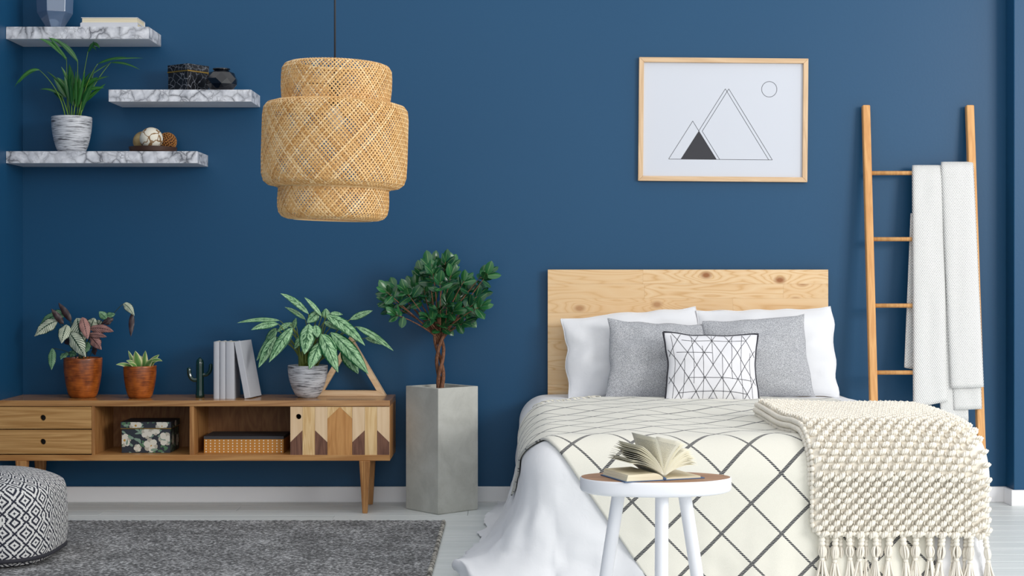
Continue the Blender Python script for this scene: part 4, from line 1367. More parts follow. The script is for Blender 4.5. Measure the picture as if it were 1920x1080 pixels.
# chain stitch along the left edge and the hem
for j in range(int((TB1 - TB0) / 0.016)):
    b = TB0 + 0.016 * j
    for lay in range(3):
        o_ = -0.008 - 0.02 * lay
        if thick(b) + o_ < 0.012: continue
        p, n = tpos(ta0(b) - 0.019 - 0.006 * (lay == 1), b, o_)
        t = (tpos(ta0(b), b + 0.01)[0] - tpos(ta0(b), b)[0]).normalized()
        sd = n.cross(t).normalized()
        m.ell(p, t * 0.0105, sd * 0.009, n * 0.0105, 7, 5)
for i in range(int((ta1(TB1) - ta0(TB1)) / 0.015)):
    a = ta0(TB1) + 0.015 * i
    for lay in (0.0, -0.016):
        p, n = tpos(a, TB1 + 0.004 + lay * 0.2, lay)
        tx = (tpos(a + 0.01, TB1)[0] - tpos(a, TB1)[0]).normalized()
        m.ell(p, tx * 0.0095, n * 0.009, n.cross(tx) * 0.008, 7, 5)
o = m.build('bobble_stitches', M['chunky'], tw, smooth=True); o['kind'] = 'stuff'
def tassel(a, lay, seed):
    rr = random.Random(seed)
    p, n = tpos(a, TB1 + 0.006, -0.016 * lay)
    out = Vector((n.x, n.y, 0)).normalized()
    sd = Vector((-out.y, out.x, 0))
    dn = Vector((0, 0, -1))
    lean = sd * rr.uniform(-0.14, 0.14) + out * rr.uniform(0.0, 0.10)
    m = MB()
    pos = p.copy()
    kn = rr.uniform(0.03, 0.055)
    for q in range(3):
        m.ell(pos + (dn + lean) * (0.006 + 0.013 * q), sd * 0.0115, out * 0.011, (dn + lean) * 0.0095, 8, 6)
    k0 = p + (dn + lean) * 0.04
    L_ = 0.035 + rr.uniform(0, 0.012)
    for layer, (st, ln, rad0, rad1) in enumerate(((k0, L_, 0.007, 0.0145), (k0 + (dn + lean) * (L_ + 0.012), 0.06, 0.008, 0.026))):
        for s_ in range(13):
            an = 2 * PI * s_ / 13 + rr.random()
            q = rr.uniform(0.5, 1.0)
            pts = []
            for w_ in range(6):
                t = w_ / 5
                if layer == 0: rd = rad0 + (rad1 - rad0) * math.sin(t * PI)
                else: rd = rad0 + (rad1 - rad0) * t ** 1.3
                pts.append(st + (dn + lean) * ln * t * (1 if layer == 0 else rr.uniform(0.96, 1.02)) + (sd * math.cos(an) + out * math.sin(an)) * rd * q)
            for w_ in pts: w_.z = max(w_.z, 0.004)
            m.tube(pts, 0.0032, 5)
        if layer == 0: m.ell(k0 + (dn + lean) * (L_ + 0.006), sd * 0.009, out * 0.009, (dn + lean) * 0.009, 8, 6)
    m.build('tassel', M['chunky'], tw, smooth=True)
A0, A1 = ta0(TB1), ta1(TB1)
for i in range(13): tassel(A0 + 0.012 + (A1 - A0 - 0.02) * i / 12, 0.2, 40 + i)
for i in range(12): tassel(A0 + 0.035 + (A1 - A0 - 0.05) * i / 12, 1.6, 80 + i)

# ------------------------------------------------------------------ knit blanket on the ladder
kb = thing('knit_blanket', (1780 * 0 + 810 * S(0.12), -0.15, RUNG[0] - 1.0), 'white waffle knit blanket folded over the top ladder rung', 'blanket')
def knit(l0, l1, r0, r1, ytop, yb0, yb1, off, name='fold', bulge=0.014, back=False, skew=0.0):
    """edges in photo columns at the top and at the bottom row"""
    zt = RUNG[0] + 0.0125 + abs(off) * 0.45
    def fn(u, t):
        yb = yb0 + (yb1 - yb0) * u
        if t < 0.16 and not back:                  # over the rung
            an = PI * (1 - t / 0.16)
            rr_ = 0.0135 + off
            d = lad_d(RUNG[0]) - 0.0 + rr_ * -math.cos(PI - an) * -1
            d = lad_d(RUNG[0]) + rr_ * math.cos(an)
            z = RUNG[0] + rr_ * math.sin(an)
            py = ytop
        else:
            q = (t - 0.16) / 0.84 if not back else t
            d_ = lad_d(RUNG[0])
            z0 = RUNG[0]
            py = (324 if not back else ytop) + (yb - (324 if not back else ytop)) * q
            z = z0
            for _ in range(3): z = CAMZ - (py - HOR) * S(lad_d(z) + 0.0135 + off)
            d = lad_d(z) + (0.0135 + off)
            if back: d = lad_d(z) + off
        f = max(0.0, min(1.0, (py - 310) / (yb0 - 310)))
        xl_, xr_ = l0 + (l1 - l0) * f, r0 + (r1 - r0) * f
        w_ = 2 * u - 1
        d += bulge * (math.sqrt(max(0, 1 - w_ ** 4)) - 1) + 0.004 * nz(u * 3, py * 0.01, off * 90)
        px = xl_ + (xr_ - xl_) * u
        return Vector(((px - 960) * S(d), -d, z))
    def uv(u, t):
        return (u * (r0 - l0) * 0.31, t * (yb0 - ytop) * 0.19)
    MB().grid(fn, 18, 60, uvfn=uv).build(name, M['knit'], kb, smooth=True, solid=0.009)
knit(1711, 1713, 1771, 1776, 311, 765, 753, 0.021)
knit(1765, 1784, 1824, 1843.5, 309, 728, 726, 0.037)
knit(1770, 1789, 1824, 1840, 330, 769, 767, 0.020, back=False, bulge=0.008)
knit(1740, 1764, 1800, 1815, 330, 780, 790, 0.009, bulge=0.004)
knit(1712, 1696, 1735, 1735, 400, 690, 696, -0.022, back=True, bulge=0.006)

# ------------------------------------------------------------------ rug and pouf
RX0, RX1, RY0, RY1 = XW + 0.03, -0.303, -3.0, -0.645
def rugf(u, v):
    x, y_ = RX0 + (RX1 - RX0) * u, RY1 + (RY0 - RY1) * v
    e = min(u * (RX1 - RX0), (1 - u) * (RX1 - RX0), v * (RY1 - RY0) * -1, (1 - v) * (RY1 - RY0) * -1)
    e = max(0.0, min(1.0, abs(e) / 0.008))
    z = (0.013 + 0.003 * nz(x * 70, y_ * 130)) * e + 0.001
    if u in (0, 1): x += 0.003 * nz(y_ * 60, 3)
    if v in (0, 1): y_ += 0.003 * nz(x * 60, 5)
    return Vector((x, y_, z))
rg = thing('rug', ((RX0 + RX1) / 2, (RY0 + RY1) / 2, 0), 'dark grey flecked woven wool rug on the floor', 'rug')
MB().grid(rugf, 260, 330).build('weave', M['rug'], rg, smooth=True)
m = MB()
for k in range(260):
    y_ = RY1 - 0.004 - 0.009 * k
    if y_ < RY0: break
    m.tube([(RX1 - 0.008, y_ + 0.003, 0.013), (RX1 + 0.001, y_, 0.0145), (RX1 + 0.006, y_ - 0.002, 0.008), (RX1 + 0.004, y_ - 0.004, 0.0015)], 0.0036, 5)
q = m.build('edge_stitching', M['edge_yarn'], rg, smooth=True); q['kind'] = 'stuff'

PCX, PCY, PHW, PHH = -2.052, -1.52, 0.293, 0.342
pf = thing('pouf', (PCX, PCY, 0.0185), 'square pouf with black and white diamond weave on the grey rug', 'pouf')
def poufp(u, v):
    a = 2 * PI * u
    ca, sa = math.cos(a), math.sin(a)
    sq = (abs(ca) ** 3.2 + abs(sa) ** 3.2) ** (-1 / 3.2)
    # v: 0 bottom centre .. 1 top centre
    prof = [(0.0, 0.0), (0.80, 0.0), (0.92, 0.03), (0.965, 0.075), (0.99, 0.13), (1.0, 0.24), (1.0, 0.45), (0.99, 0.66), (0.965, 0.775), (0.91, 0.835), (0.72, 0.915), (0.45, 0.975), (0.0, 1.0)]
    t = v * (len(prof) - 1)
    k = min(int(t), len(prof) - 2); q = t - k
    P_ = [prof[max(k - 1, 0)], prof[k], prof[k + 1], prof[min(k + 2, len(prof) - 1)]]
    cr = lambda j: 0.5 * (2 * P_[1][j] + (P_[2][j] - P_[0][j]) * q + (2 * P_[0][j] - 5 * P_[1][j] + 4 * P_[2][j] - P_[3][j]) * q * q + (3 * P_[1][j] - P_[0][j] - 3 * P_[2][j] + P_[3][j]) * q ** 3)
    r_, z_ = max(0.0, cr(0)), max(0.0, cr(1))
    rd = PHW * r_ * sq
    rd *= 1 + 0.012 * nz(ca * 3, sa * 3, z_ * 3)
    return Vector((PCX + rd * ca, PCY + rd * sa, 0.0185 + PHH * z_))
PLEN = 2 * PI * PHW * 1.13
def poufuv(u, v):
    p = poufp(u, v)
    rr_ = math.hypot(p.x - PCX, p.y - PCY)
    return (round(PLEN / 0.086) * u, (p.z + max(0, (PHW - rr_) * (0.8 if p.z > 0.2 else -0.8))) / 0.088)
MB().grid(poufp, 128, 60, closeu=False, uvfn=poufuv).build('cover', M['pouf'], pf, smooth=True, merge=0.00005)
ring = [poufp(k / 96, 3.05 / 12) for k in range(97)]
cen = Vector((PCX, PCY, 0))
MB().tube([p + (Vector((p.x, p.y, 0)) - cen).normalized() * 0.002 for p in ring], 0.0085, 8, False).build('piping', M['piping'], pf, smooth=True)

# ------------------------------------------------------------------ stool and open book
SD = 2.75; ss = S(SD)
stc = Vector(((1227 - 960) * ss, -SD, W(0, 894.5, SD).z))
st = thing('stool', (stc.x, stc.y, 0), 'three legged white stool with brown wooden top in front of the bed', 'stool')
RX, RY_ = 142 * ss, 0.135
def wob(a): return 1 + 0.012 * math.sin(5 * a + 0.6) + 0.012 * math.sin(3 * a + 2.0)
TK = 0.045
def ringp(k, z, a): return Vector((stc.x + RX * k * wob(a) * math.cos(a), stc.y + RY_ * k * wob(a) * math.sin(a) , stc.z + z))
m = MB()
N_ = 72
prof = [(0.0, -TK), (0.94, -TK), (0.985, -TK + 0.004), (1.0, -TK + 0.012), (1.0, -0.006), (0.996, -0.001), (0.985, 0.0005), (0.97, -0.001)]
m.grid(lambda u, v: ringp(prof[min(int(round(v * 7)), 7)][0], prof[min(int(round(v * 7)), 7)][1], 2 * PI * u), N_, 7, closeu=True)
m.build('rim', M['stool_white'], st, smooth=True, angle=0.9)
m = MB()
m.add([ringp(0.982, 0.0008, 2 * PI * i / N_) for i in range(N_)] + [ringp(0.982, -0.02, 2 * PI * i / N_) for i in range(N_)],
      [tuple(range(N_)), tuple(range(2 * N_ - 1, N_ - 1, -1))] + [(i, N_ + i, N_ + (i + 1) % N_, (i + 1) % N_) for i in range(N_)])
m.build('wooden_top', M['stool_wood'], st)
for x0, x1, dy0, dy1 in ((1161, 1120, 0.02, 0.05), (1241, 1239.5, -0.06, -0.11), (1282, 1322, 0.045, 0.09)):
    a = Vector(((x0 - 960) * (D - SD + dy0 * 1.0) / F, stc.y + dy0, stc.z - TK + 0.002))
    b = Vector(((x1 - 960) * (D - SD + dy1) / F, stc.y + dy1, 0.0))
    MB().tube([a, a.lerp(b, 0.5), b], [0.0205, 0.0205, 0.019], 20).build('leg', M['stool_white'], st, smooth=True, angle=0.9)

# open book
ba = math.radians(21)
bx_ = Vector((math.cos(ba), math.sin(ba), 0)); by_ = Vector((-math.sin(ba), math.cos(ba), 0)); bz_ = Vector((0, 0, 1))
sp = Vector(((1247 - 960) * (D - SD - 0.1) / F, stc.y - 0.085, stc.z + 0.001))
bk = thing('open_book', sp, 'open book with fanned pages and blue cover lying on the stool', 'book')
BW, BHt = 0.122, 0.172
MB().obox(sp - bx_ * (BW + 0.012) / 2 + by_ * BHt / 2 + bz_ * 0.0015, bx_ * (BW + 0.012) / 2, by_ * (BHt / 2 + 0.003), bz_ * 0.0015).build('cover', M['blue_cover'], bk, bevel=0.0006)
MB().obox(sp + bx_ * (BW + 0.016) / 2 + by_ * BHt / 2 + bz_ * 0.0015, bx_ * (BW + 0.012) / 2, by_ * (BHt / 2 + 0.003), bz_ * 0.0015).build('cover', M['blue_cover'], bk, bevel=0.0006)
MB().tube([sp - by_ * 0.003 + bz_ * 0.005, sp + by_ * (BHt + 0.003) + bz_ * 0.005], 0.005, 10).build('spine', M['blue_cover'], bk, smooth=True)
def block(sgn, th, name):
    pts = [(0.0, 0.003)]
    top = []
    for i in range(13):
        t = i / 12
        top.append((sgn * BW * t, 0.003 + th * min(1, (t / 0.22)) ** 0.6 * (1 - 0.12 * t)))
    poly = [(0, 0.003)] + top[1:] + [(sgn * (BW + th * 0.25), 0.003)]
    MB().prism(poly, sp, bx_, bz_, by_ * BHt).build(name, M['pages'], bk)
block(-1, 0.021, 'page_block'); block(1, 0.006, 'page_block')
def sheet(th0, th1, ln=BW, h0=0.012):
    """page curving from angle th0 at the spine to th1 at its edge (degrees from +x)"""
    n = 14
    pts = [(0.0, h0)]
    for i in range(n):
        a = math.radians(th0 + (th1 - th0) * (i + 0.5) / n)
        pts.append((pts[-1][0] + ln / n * math.cos(a), pts[-1][1] + ln / n * math.sin(a)))
    m = MB()
    vv, uv = [], []
    for i, (x, z) in enumerate(pts):
        for j in range(5):
            vv.append(sp + bx_ * x + bz_ * z + by_ * BHt * j / 4)
            uv.append((i / n, 1 - j / 4) if False else (i / n, j / 4))
    m.add(vv, [(i * 5 + j, i * 5 + j + 1, (i + 1) * 5 + j + 1, (i + 1) * 5 + j) for i in range(n) for j in range(4)], uv)
    m.build('page', M['page'], bk, smooth=True, solid=0.0005)
for a, b in ((128, 172), (131, 176), (133, 178), (126, 168), (123, 165), (136, 181), (120, 160), (115, 153), (112, 150), (110, 146), (108, 150), (118, 158)):
    sheet(a, b)
sheet(95, 112, BW, 0.012)
sheet(78, 42, BW * 0.98, 0.012)
for a, b in ((72, 34), (66, 16), (60, 8), (58, -6), (48, -12), (56, 4), (50, -2), (46, -6), (64, 12), (42, -8), (38, -10), (53, 1)):
    sheet(a, b)
# ------------------------------------------------------------------ plants
CAMV = Vector((0, -1, 0))
def leaf_mb(base, tip, width, droop, face, prof=1.0, cup=0.15, nl=12, nw=4, droop_dir=Vector((0, 0, 1)), twist=0.0, ripple=0.0):
    base, tip = Vector(base), Vector(tip)
    ln = (tip - base).length
    ctl = (base + tip) / 2 + droop_dir * droop * ln
    vv, uv = [], []
    for i in range(nl + 1):
        t = i / nl
        p = base * (1 - t) ** 2 + ctl * 2 * t * (1 - t) + tip * t * t
        tg = ((ctl - base) * (1 - t) + (tip - ctl) * t).normalized()
        f = Vector(face)
        f = f - tg * f.dot(tg)
        f = f.normalized() if f.length > 0.05 else tg.orthogonal().normalized()
        if twist: f.rotate(Matrix.Rotation(twist * t, 3, tg))
        sd = tg.cross(f)
        wt = width * (math.sin(PI * t ** prof) ** (0.62 if prof == 1.0 else 0.8) if 0 < t < 1 else 0.02)
        if t == 0: wt = width * 0.06
        for k in range(nw + 1):
            q = k / nw * 2 - 1
            vv.append(p + sd * (wt / 2 * q) + f * (-cup * wt * (q * q)) * -1 * -1 + f * (cup * wt * 0.5) + f * (ripple * width * abs(q) ** 1.5 * math.sin(t * 17 + (2.0 if q > 0 else 0.0))))
            uv.append((k / nw, t))
    return MB().add(vv, [(i * (nw + 1) + k, i * (nw + 1) + k + 1, (i + 1) * (nw + 1) + k + 1, (i + 1) * (nw + 1) + k) for i in range(nl) for k in range(nw)], uv)

def bez(p0, p1, p2, n=8):
    p0, p1, p2 = Vector(p0), Vector(p1), Vector(p2)
    return [p0 * (1 - t) ** 2 + p1 * 2 * t * (1 - t) + p2 * t * t for t in [i / n for i in range(n + 1)]]

def pot(root, mat, c, rt, rb, h, soil=True, round_=0.35):
    """tapered rounded pot: rim radius, base radius, height"""
    prof = [(rb * 0.9, 0.0), (rb, h * 0.02)]
    for i in range(1, 13):
        t = i / 12
        prof.append((rb + (rt - rb) * math.sin(t * PI / 2) ** 0.68, h * (0.02 + 0.94 * t)))
    prof += [(rt, h * 0.985), (rt - 0.002, h), (rt - 0.006, h), (rt - 0.008, h * 0.97), (rt - 0.012, h * 0.86)]
    MB().lathe(prof, 56, c, True, False).build('pot', mat, root, smooth=True, angle=0.8)
    MB().lathe([(rt - 0.011, h * 0.89), (rt * 0.5, h * 0.91), (0.001, h * 0.915)], 28, c, False, False).build('soil', M['soil'], root, smooth=True)

# --- ficus in the concrete planter
FD = 0.235
fc = Vector((-0.331, -FD, 0))
fic = thing('potted_ficus', fc, 'small ficus tree with braided trunk in a tall square concrete planter', 'plant')
PHt = 0.5826
HD = 0.171
MB().lathe([(HD * 0.97, 0.0), (HD, 0.004), (HD, PHt), (HD - 0.03, PHt), (HD - 0.034, PHt - 0.12)], 4, fc, True, False, rot=-PI / 2 - 0.055).build('planter', M['concrete'], fic, bevel=0.002)
MB().lathe([(HD - 0.031, PHt - 0.035), (0.001, PHt - 0.03)], 4, fc, False, False, rot=-PI / 2 - 0.055).build('soil', M['soil'], fic)
P = lambda a, b, d=FD: W(690 + a * 0.2593, 460 + b * 0.2593, d)
tb = P(527, 1035); tb.z = PHt - 0.032
tp = P(515, 640)
HT = tp.z - tb.z
for k in range(3):
    pts, rads = [], []
    for i in range(19):
        t = i / 18
        a = 2 * PI * k / 3 + t * 5.2 + 0.6
        r_ = 0.0125 + 0.012 * t * t
        pts.append(Vector((tb.x + (tp.x - tb.x) * t + r_ * math.cos(a), tb.y + r_ * math.sin(a), tb.z + HT * t)) + Vector((0.002 * nz(t * 5, k), 0, 0)))
        rads.append(0.0098 - 0.0022 * t)
    MB().tube(pts, rads, 10).build('trunk', M['bark'], fic, smooth=True)
tips = [(610, 130), (560, 120), (440, 150), (480, 130), (390, 200), (470, 205), (185, 300), (130, 335), (150, 390), (170, 440), (195, 500), (270, 330), (270, 395), (395, 240), (405, 310), (600, 215), (565, 415), (510, 465), (430, 520), (545, 590), (600, 560), (690, 560), (710, 455), (640, 310), (735, 325), (825, 220), (870, 200), (810, 355), (770, 420), (820, 440), (665, 380), (520, 270), (575, 300), (350, 370), (455, 390), (330, 300), (700, 250), (500, 530), (760, 500), (620, 470)]
lm = leaf_mb((0, 0, 0), (0, 0, 1), 0.60, 0.05, (0, -1, 0), 1.0, 0.10, 8, 4, Vector((0, -1, 0))).mesh('leaf', smooth=True)
lm.materials.append(M['ficus_leaf'])
rf = random.Random(21)
nleaf = 0
for i, (a, b) in enumerate(tips):
    dd = FD + rf.uniform(-0.13, 0.16)
    e = P(a, b, dd)
    if i % 3 == 0: src = tp + Vector((rf.uniform(-.02, .02), 0, 0.0))
    else: src = tb.lerp(tp, rf.uniform(0.82, 1.0)) + Vector((rf.uniform(-.015, .015), rf.uniform(-.01, .01), 0))
    mid = src.lerp(e, 0.5) + Vector((0, 0, -0.02 if e.z < src.z + 0.1 else 0.02)) + Vector((rf.uniform(-.02, .02), 0, 0))
    pts = bez(src, mid, e, 7)
    MB().tube(pts, [0.0048 - 0.0035 * q / 7 for q in range(8)], 6).build('branch', M['bark'], fic, smooth=True)
    gd = (pts[-1] - pts[-3]).normalized()
    out = (e - (tp + Vector((0, 0, 0.14)))).normalized()
    gd = (gd + out * 0.8 + Vector((0, 0, 0.15))).normalized()
    n = 7 if i % 2 else 6
    for k in range(n):
        az = 2.4 * k + rf.random() * 0.8
        el = 0.3 + 1.25 * (k / n)
        o1 = gd.orthogonal().normalized(); o2 = gd.cross(o1)
        dirv = (gd * math.cos(el) + (o1 * math.cos(az) + o2 * math.sin(az)) * math.sin(el) + Vector((0, 0, -0.1))).normalized()
        at = e - gd * (0.055 * k / n)
        ln = rf.uniform(0.055, 0.078)
        if at.y + dirv.y * ln > -0.012: dirv.y = -abs(dirv.y); dirv.normalize()
        nrm_ = Vector((rf.uniform(-.5, .5), -0.8, 0.75))
        nrm_ = (nrm_ - dirv * nrm_.dot(dirv))
        nrm_ = nrm_.normalized() if nrm_.length > 0.1 else dirv.orthogonal().normalized()
        xx = dirv.cross(-nrm_) * -1
        Mx = Matrix((xx, -nrm_, dirv)).transposed()
        o = bpy.data.objects.new('leaf', lm)
        C.objects.link(o)
        o.parent = fic
        o.matrix_local = Matrix.Translation(at - fc) @ (Mx @ Matrix.Scale(ln, 3)).to_4x4()
        nleaf += 1

# --- variegated plant on the sideboard
AD = 0.20
sa = S(AD)
ac = Vector(((577 - 960) * sa, -AD, ZT_))
ag = thing('potted_aglaonema', ac, 'potted plant with silver green patterned leaves in a brushed white pot on the sideboard', 'plant', 'potted plants')
AH = W(0, 684.5, AD).z - ZT_
pot(ag, M['stripe_pot'], ac, 37.3 * sa, 18.5 * sa, AH)
P = lambda a, b, d: W(430 + a * 0.2037, 540 + b * 0.2037, d)
L = [((730, 240), (470, 50), 60, .16, .05), ((850, 260), (690, 85), 45, .12, .06), ((700, 290), (510, 175), 42, .1, .0), ((465, 300), (70, 322), 40, .10, .02), ((450, 330), (200, 385), 75, .14, .06),
     ((580, 365), (365, 685), 105, .10, .14), ((430, 450), (268, 733), 90, .08, .10), ((440, 390), (250, 670), 80, .12, .03), ((735, 330), (690, 608), 130, .04, .16), ((885, 285), (890, 188), 75, .0, .03),
     ((890, 250), (1248, 530), 110, .16, .12), ((1110, 290), (1320, 208), 60, .05, .02), ((1170, 355), (1512, 580), 62, .10, .06), ((935, 410), (1280, 795), 120, .10, .15), ((840, 420), (1000, 778), 115, .10, .17),
     ((1045, 545), (1185, 790), 120, .06, .10), ((835, 500), (735, 748), 105, .04, .18), ((795, 340), (810, 455), 85, .02, .14), ((870, 312), (1008, 388), 60, .12, .06), ((560, 330), (440, 405), 60, .2, .03),
     ((825, 225), (715, 320), 90, .05, .04), ((585, 375), (615, 275), 45, .0, .08), ((1070, 385), (1195, 440), 80, .05, .0), ((850, 425), (985, 615), 110, .08, .14), ((930, 235), (1045, 245), 50, .12, -.03),
     ((1250, 460), (1408, 522), 45, .08, .0), ((430, 370), (320, 560), 80, .12, .0), ((690, 430), (600, 560), 70, .1, .06), ((760, 480), (690, 610), 70, .1, .12), ((900, 560), (980, 690), 80, .1, .1), ((620, 360), (500, 330), 55, .15, -.04), ((960, 330), (1090, 300), 60, .15, -.05)]
ra = random.Random(3)
for i, ((bx0, by0), (tx0, ty0), wd, dr, dz) in enumerate(L):
    d0 = AD + dz * 0.6 + 0.01
    d1 = AD + dz * 1.1
    d1 = max(0.03, d1)
    d0 = max(0.03, d0)
    b, t = P(bx0, by0, d0), P(tx0, ty0, d1)
    face = Vector((ra.uniform(-.25, .25), -1.0, 0.55 if dr < .12 else 0.9))
    ll = (t - b).length
    leaf_mb(b, t, wd * 0.2037 * sa * 1.18, dr, face, 0.8, 0.16, 12, 6).build('leaf', M['agla_leaf'], ag, smooth=True)
    s0_ = ac + Vector((ra.uniform(-.04, .04), ra.uniform(-.04, .04), AH * 0.9))
    MB().tube(bez(s0_, s0_.lerp(b, 0.55) + Vector((0, 0, 0.035)), b, 7), [0.0045 - 0.0028 * q / 7 for q in range(8)], 6).build('stem', M['agla_stem'], ag, smooth=True)
for q in range(6):
    s0_ = ac + Vector((-0.035 + 0.014 * q, ra.uniform(-.05, -.01), AH * 0.9))
    MB().tube(bez(s0_, s0_ + Vector((0, 0, 0.05)), s0_ + Vector((ra.uniform(-.02, .02), 0, 0.11)), 5), [0.008, 0.0075, 0.007, 0.0062, 0.0055, 0.005], 8).build('stem', M['agla_stem'], ag, smooth=True)

# --- calathea in the large amber pot
CD = 0.19
s_c = S(CD)
cc_ = Vector(((155.5 - 960) * s_c, -CD, ZT_))
ca_ = thing('potted_calathea', cc_, 'drooping plant with pale and pink striped leaves in the larger amber pot', 'plant', 'potted plants')
CH = W(0, 670.5, CD).z - ZT_
pot(ca_, M['amber_pot'], cc_, 35.5 * s_c, 24 * s_c, CH)
P = lambda a, b, d=CD: W(40 + a * 0.1945, 550 + b * 0.1945, d)
LC = [((480, 270), (357, 90), 50, .03, .0, 'cal_dark'), ((405, 295), (288, 148), 50, .02, .05, 'cal_dark'), ((440, 200), (165, 320), 95, .22, -.02, 'cal_green'), ((350, 265), (126, 412), 100, .14, .04, 'cal_pale'),
      ((440, 305), (385, 480), 95, .10, .12, 'cal_pale'), ((540, 240), (590, 495), 150, .03, .10, 'cal_pale'), ((470, 385), (615, 612), 120, .06, .16, 'cal_pale'), ((590, 232), (640, 440), 80, .03, .13, 'cal_pink'),
      ((670, 330), (705, 238), 90, .0, .02, 'cal_pale'), ((660, 340), (888, 368), 70, .10, .12, 'cal_pink'), ((640, 400), (822, 420), 50, .07, .14, 'cal_pink'), ((665, 420), (768, 542), 85, .10, .15, 'cal_pink'),
      ((820, 245), (748, 178), 60, .05, .05, 'cal_green'), ((790, 235), (905, 200), 60, .05, .02, 'cal_green'), ((815, 240), (850, 300), 90, .1, .04, 'cal_dark'), ((985, 100), (1088, 215), 62, .22, .05, 'cal_pale'), ((1068, 190), (1055, 418), 42, .0, .05, 'cal_dark'),
      ((300, 530), (290, 738), 60, -.0, .08, 'cal_green'), ((430, 430), (468, 498), 60, .05, .06, 'cal_dark'), ((440, 570), (378, 635), 60, .1, .09, 'cal_green'), ((455, 580), (530, 595), 60, .15, .06, 'cal_green'),
      ((640, 470), (600, 590), 70, .08, .1, 'cal_green'), ((690, 520), (715, 595), 45, .05, .12, 'cal_dark'), ((740, 255), (745, 330), 60, .0, .0, 'cal_pale'), ((640, 250), (600, 330), 70, .0, -.03, 'cal_dark')]
for i, (b_, t_, wd, dr, dz, mt) in enumerate(LC):
    d0 = CD + dz * 0.5; d1 = CD + dz
    b, t = P(*b_, d0), P(*t_, d1)
    leaf_mb(b, t, wd * 0.1945 * s_c * 1.3, dr, Vector((ra.uniform(-.3, .3), -1, 0.4)), 0.78, 0.16, 18, 6, ripple=0.07).build('leaf', M[mt], ca_, smooth=True)
    s0_ = cc_ + Vector((ra.uniform(-.035, .035), ra.uniform(-.035, .02), CH * 0.9))
    if i == 16: continue
    if i == 15: mid = P(850, 190, CD)
    else: mid = s0_.lerp(b, 0.6) + Vector((0, 0, 0.02))
    MB().tube(bez(s0_, mid, b, 8), 0.0016, 6).build('stem', M['cal_stem'], ca_, smooth=True)

# --- small succulent in the small amber pot
SD2 = 0.22
s_s = S(SD2)
cs = Vector(((262.5 - 960) * s_s, -SD2, ZT_))
su = thing('potted_succulent', cs, 'small succulent with yellow edged leaves in the smaller amber pot', 'plant', 'potted plants')
SH = W(0, 685.5, SD2).z - ZT_
pot(su, M['amber_pot'], cs, 30.5 * s_s, 20.5 * s_s, SH)
P = lambda a, b, d=SD2: W(40 + a * 0.1945, 550 + b * 0.1945, d)
for b_, t_, wd, dr, dz in (((1080, 650), (912, 688), 45, .22, .06), ((1100, 690), (1030, 552), 42, .06, .0), ((1135, 700), (1098, 555), 85, .0, .05), ((1180, 690), (1196, 552), 60, .0, .03), ((1200, 690), (1330, 590), 55, .12, .0),
                           ((1200, 700), (1360, 655), 50, .42, .05), ((1130, 690), (1010, 650), 48, .25, .05), ((1190, 700), (1265, 640), 75, .05, .07), ((1110, 700), (1040, 680), 55, .2, .08), ((1230, 700), (1300, 660), 45, .25, .06), ((1150, 690), (1150, 600), 70, .0, -.02)):
    b, t = P(*b_, SD2 + 0.3 * dz), P(*t_, SD2 + dz)
    b.z = ZT_ + SH * 0.92
    leaf_mb(b, t, wd * 0.1945 * s_s * 1.1, dr, Vector((0.1, -1, 0.5)), 0.62, 0.22, 12, 6).build('leaf', M['succ_leaf'], su, smooth=True)

# --- palm on the lowest shelf
PD = 0.15
s_p = S(PD)
cp_ = Vector(((134.5 - 960) * s_p, -PD, ZS3))
pa = thing('potted_palm', cp_, 'young palm in a brushed white pot on the lowest marble shelf', 'plant', 'potted plants')
PHh = W(0, 219.5, PD).z - ZS3
pot(pa, M['stripe_pot'], cp_, 37.3 * s_p, 24 * s_p, PHh)
P = lambda a, b, d=PD: W(a * 0.30562, b * 0.30562, d)
stems = [((415, 715), (410, 520), (408, 350)), ((450, 715), (480, 540), (476, 365)), ((470, 715), (500, 520), (540, 315)), ((480, 715), (530, 480), (600, 392)), ((490, 715), (560, 520), (680, 382)), ((400, 715), (370, 540), (240, 428)),
         ((430, 715), (420, 600), (400, 520)), ((455, 715), (460, 600), (470, 540)), ((485, 715), (500, 620), (530, 560)), ((420, 715), (390, 600), (350, 540)), ((440, 715), (440, 620), (440, 560)), ((495, 715), (500, 660), (510, 610))]
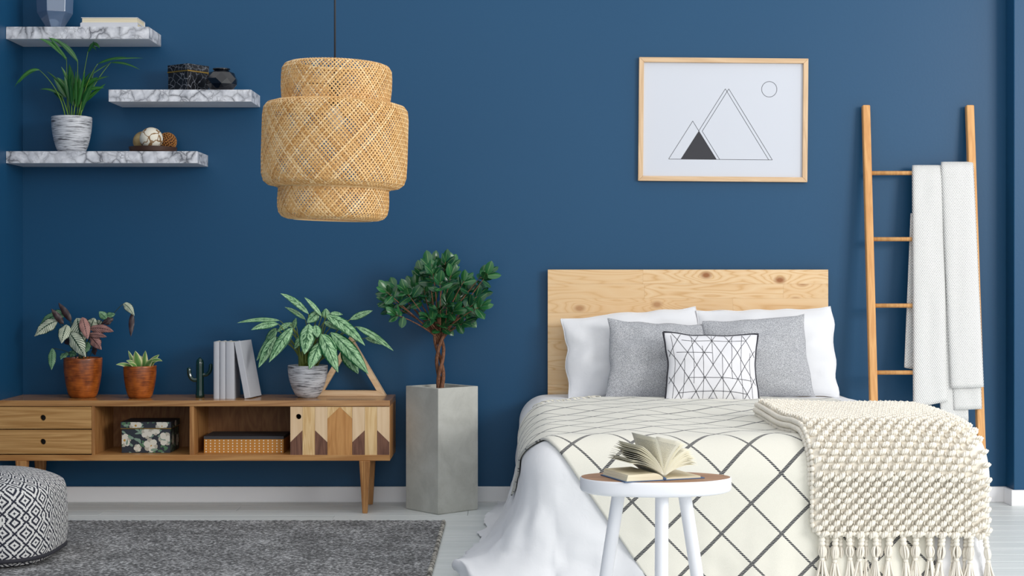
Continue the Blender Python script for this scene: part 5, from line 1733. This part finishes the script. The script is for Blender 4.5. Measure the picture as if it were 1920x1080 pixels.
for a, b, c_ in stems:
    d1 = PD + ra.uniform(-0.03, 0.05)
    MB().tube(bez(P(*a, PD + ra.uniform(-.02, .03)), P(*b), P(*c_, d1), 9), [0.0032 - 0.0018 * q / 9 for q in range(10)], 6).build('stem', M['palm_stem'], pa, smooth=True)
LP_ = [((408, 360), (240, 237), 36, .22), ((405, 370), (300, 228), 24, .1), ((476, 375), (345, 250), 40, .24), ((474, 380), (295, 232), 30, .28), ((540, 318), (575, 253), 30, .0), ((545, 300), (612, 296), 34, .55), ((540, 320), (590, 310), 26, .6),
       ((600, 392), (775, 352), 22, .12), ((640, 372), (880, 357), 12, .06), ((680, 384), (858, 428), 20, .16), ((560, 460), (690, 378), 10, .06), ((245, 430), (88, 535), 26, .42), ((240, 425), (110, 515), 26, .28),
       ((430, 600), (425, 392), 44, .0), ((470, 600), (428, 398), 40, .02), ((490, 650), (492, 480), 62, .0), ((500, 600), (585, 490), 52, .05), ((470, 560), (668, 468), 30, .14), ((500, 640), (648, 514), 40, .05), ((410, 600), (330, 482), 40, .08),
       ((400, 600), (245, 548), 24, .25), ((385, 620), (312, 545), 30, .15), ((440, 540), (375, 408), 26, .06), ((520, 560), (640, 540), 30, .14), ((450, 650), (395, 470), 50, .02), ((470, 660), (450, 500), 50, .0), ((505, 640), (560, 520), 50, .02), ((430, 560), (350, 475), 40, .1), ((480, 560), (560, 440), 34, .08), ((460, 540), (400, 455), 44, .1), ((500, 540), (600, 475), 40, .12)]
for q in range(16):
    bx0 = ra.uniform(410, 510)
    LP_.append(((bx0, ra.uniform(560, 690)), (bx0 + (bx0 - 460) * 1.5 + ra.uniform(-70, 90), ra.uniform(420, 560)), ra.uniform(18, 32), ra.uniform(0.02, 0.15)))
for b_, t_, wd, dr in LP_:
    dz = ra.uniform(-0.05, 0.09)
    if t_[1] < 290: dz = 0.135
    b, t = P(*b_, PD + dz * (0.3 if t_[1] > 290 else 0.85)), P(*t_, max(0.03, PD + dz))
    leaf_mb(b, t, wd * 0.30562 * s_p * 0.78, dr, Vector((ra.uniform(-.4, .4), -1, 0.3)), 0.75, 0.12, 12, 4).build('leaf', M['palm_leaf'], pa, smooth=True)
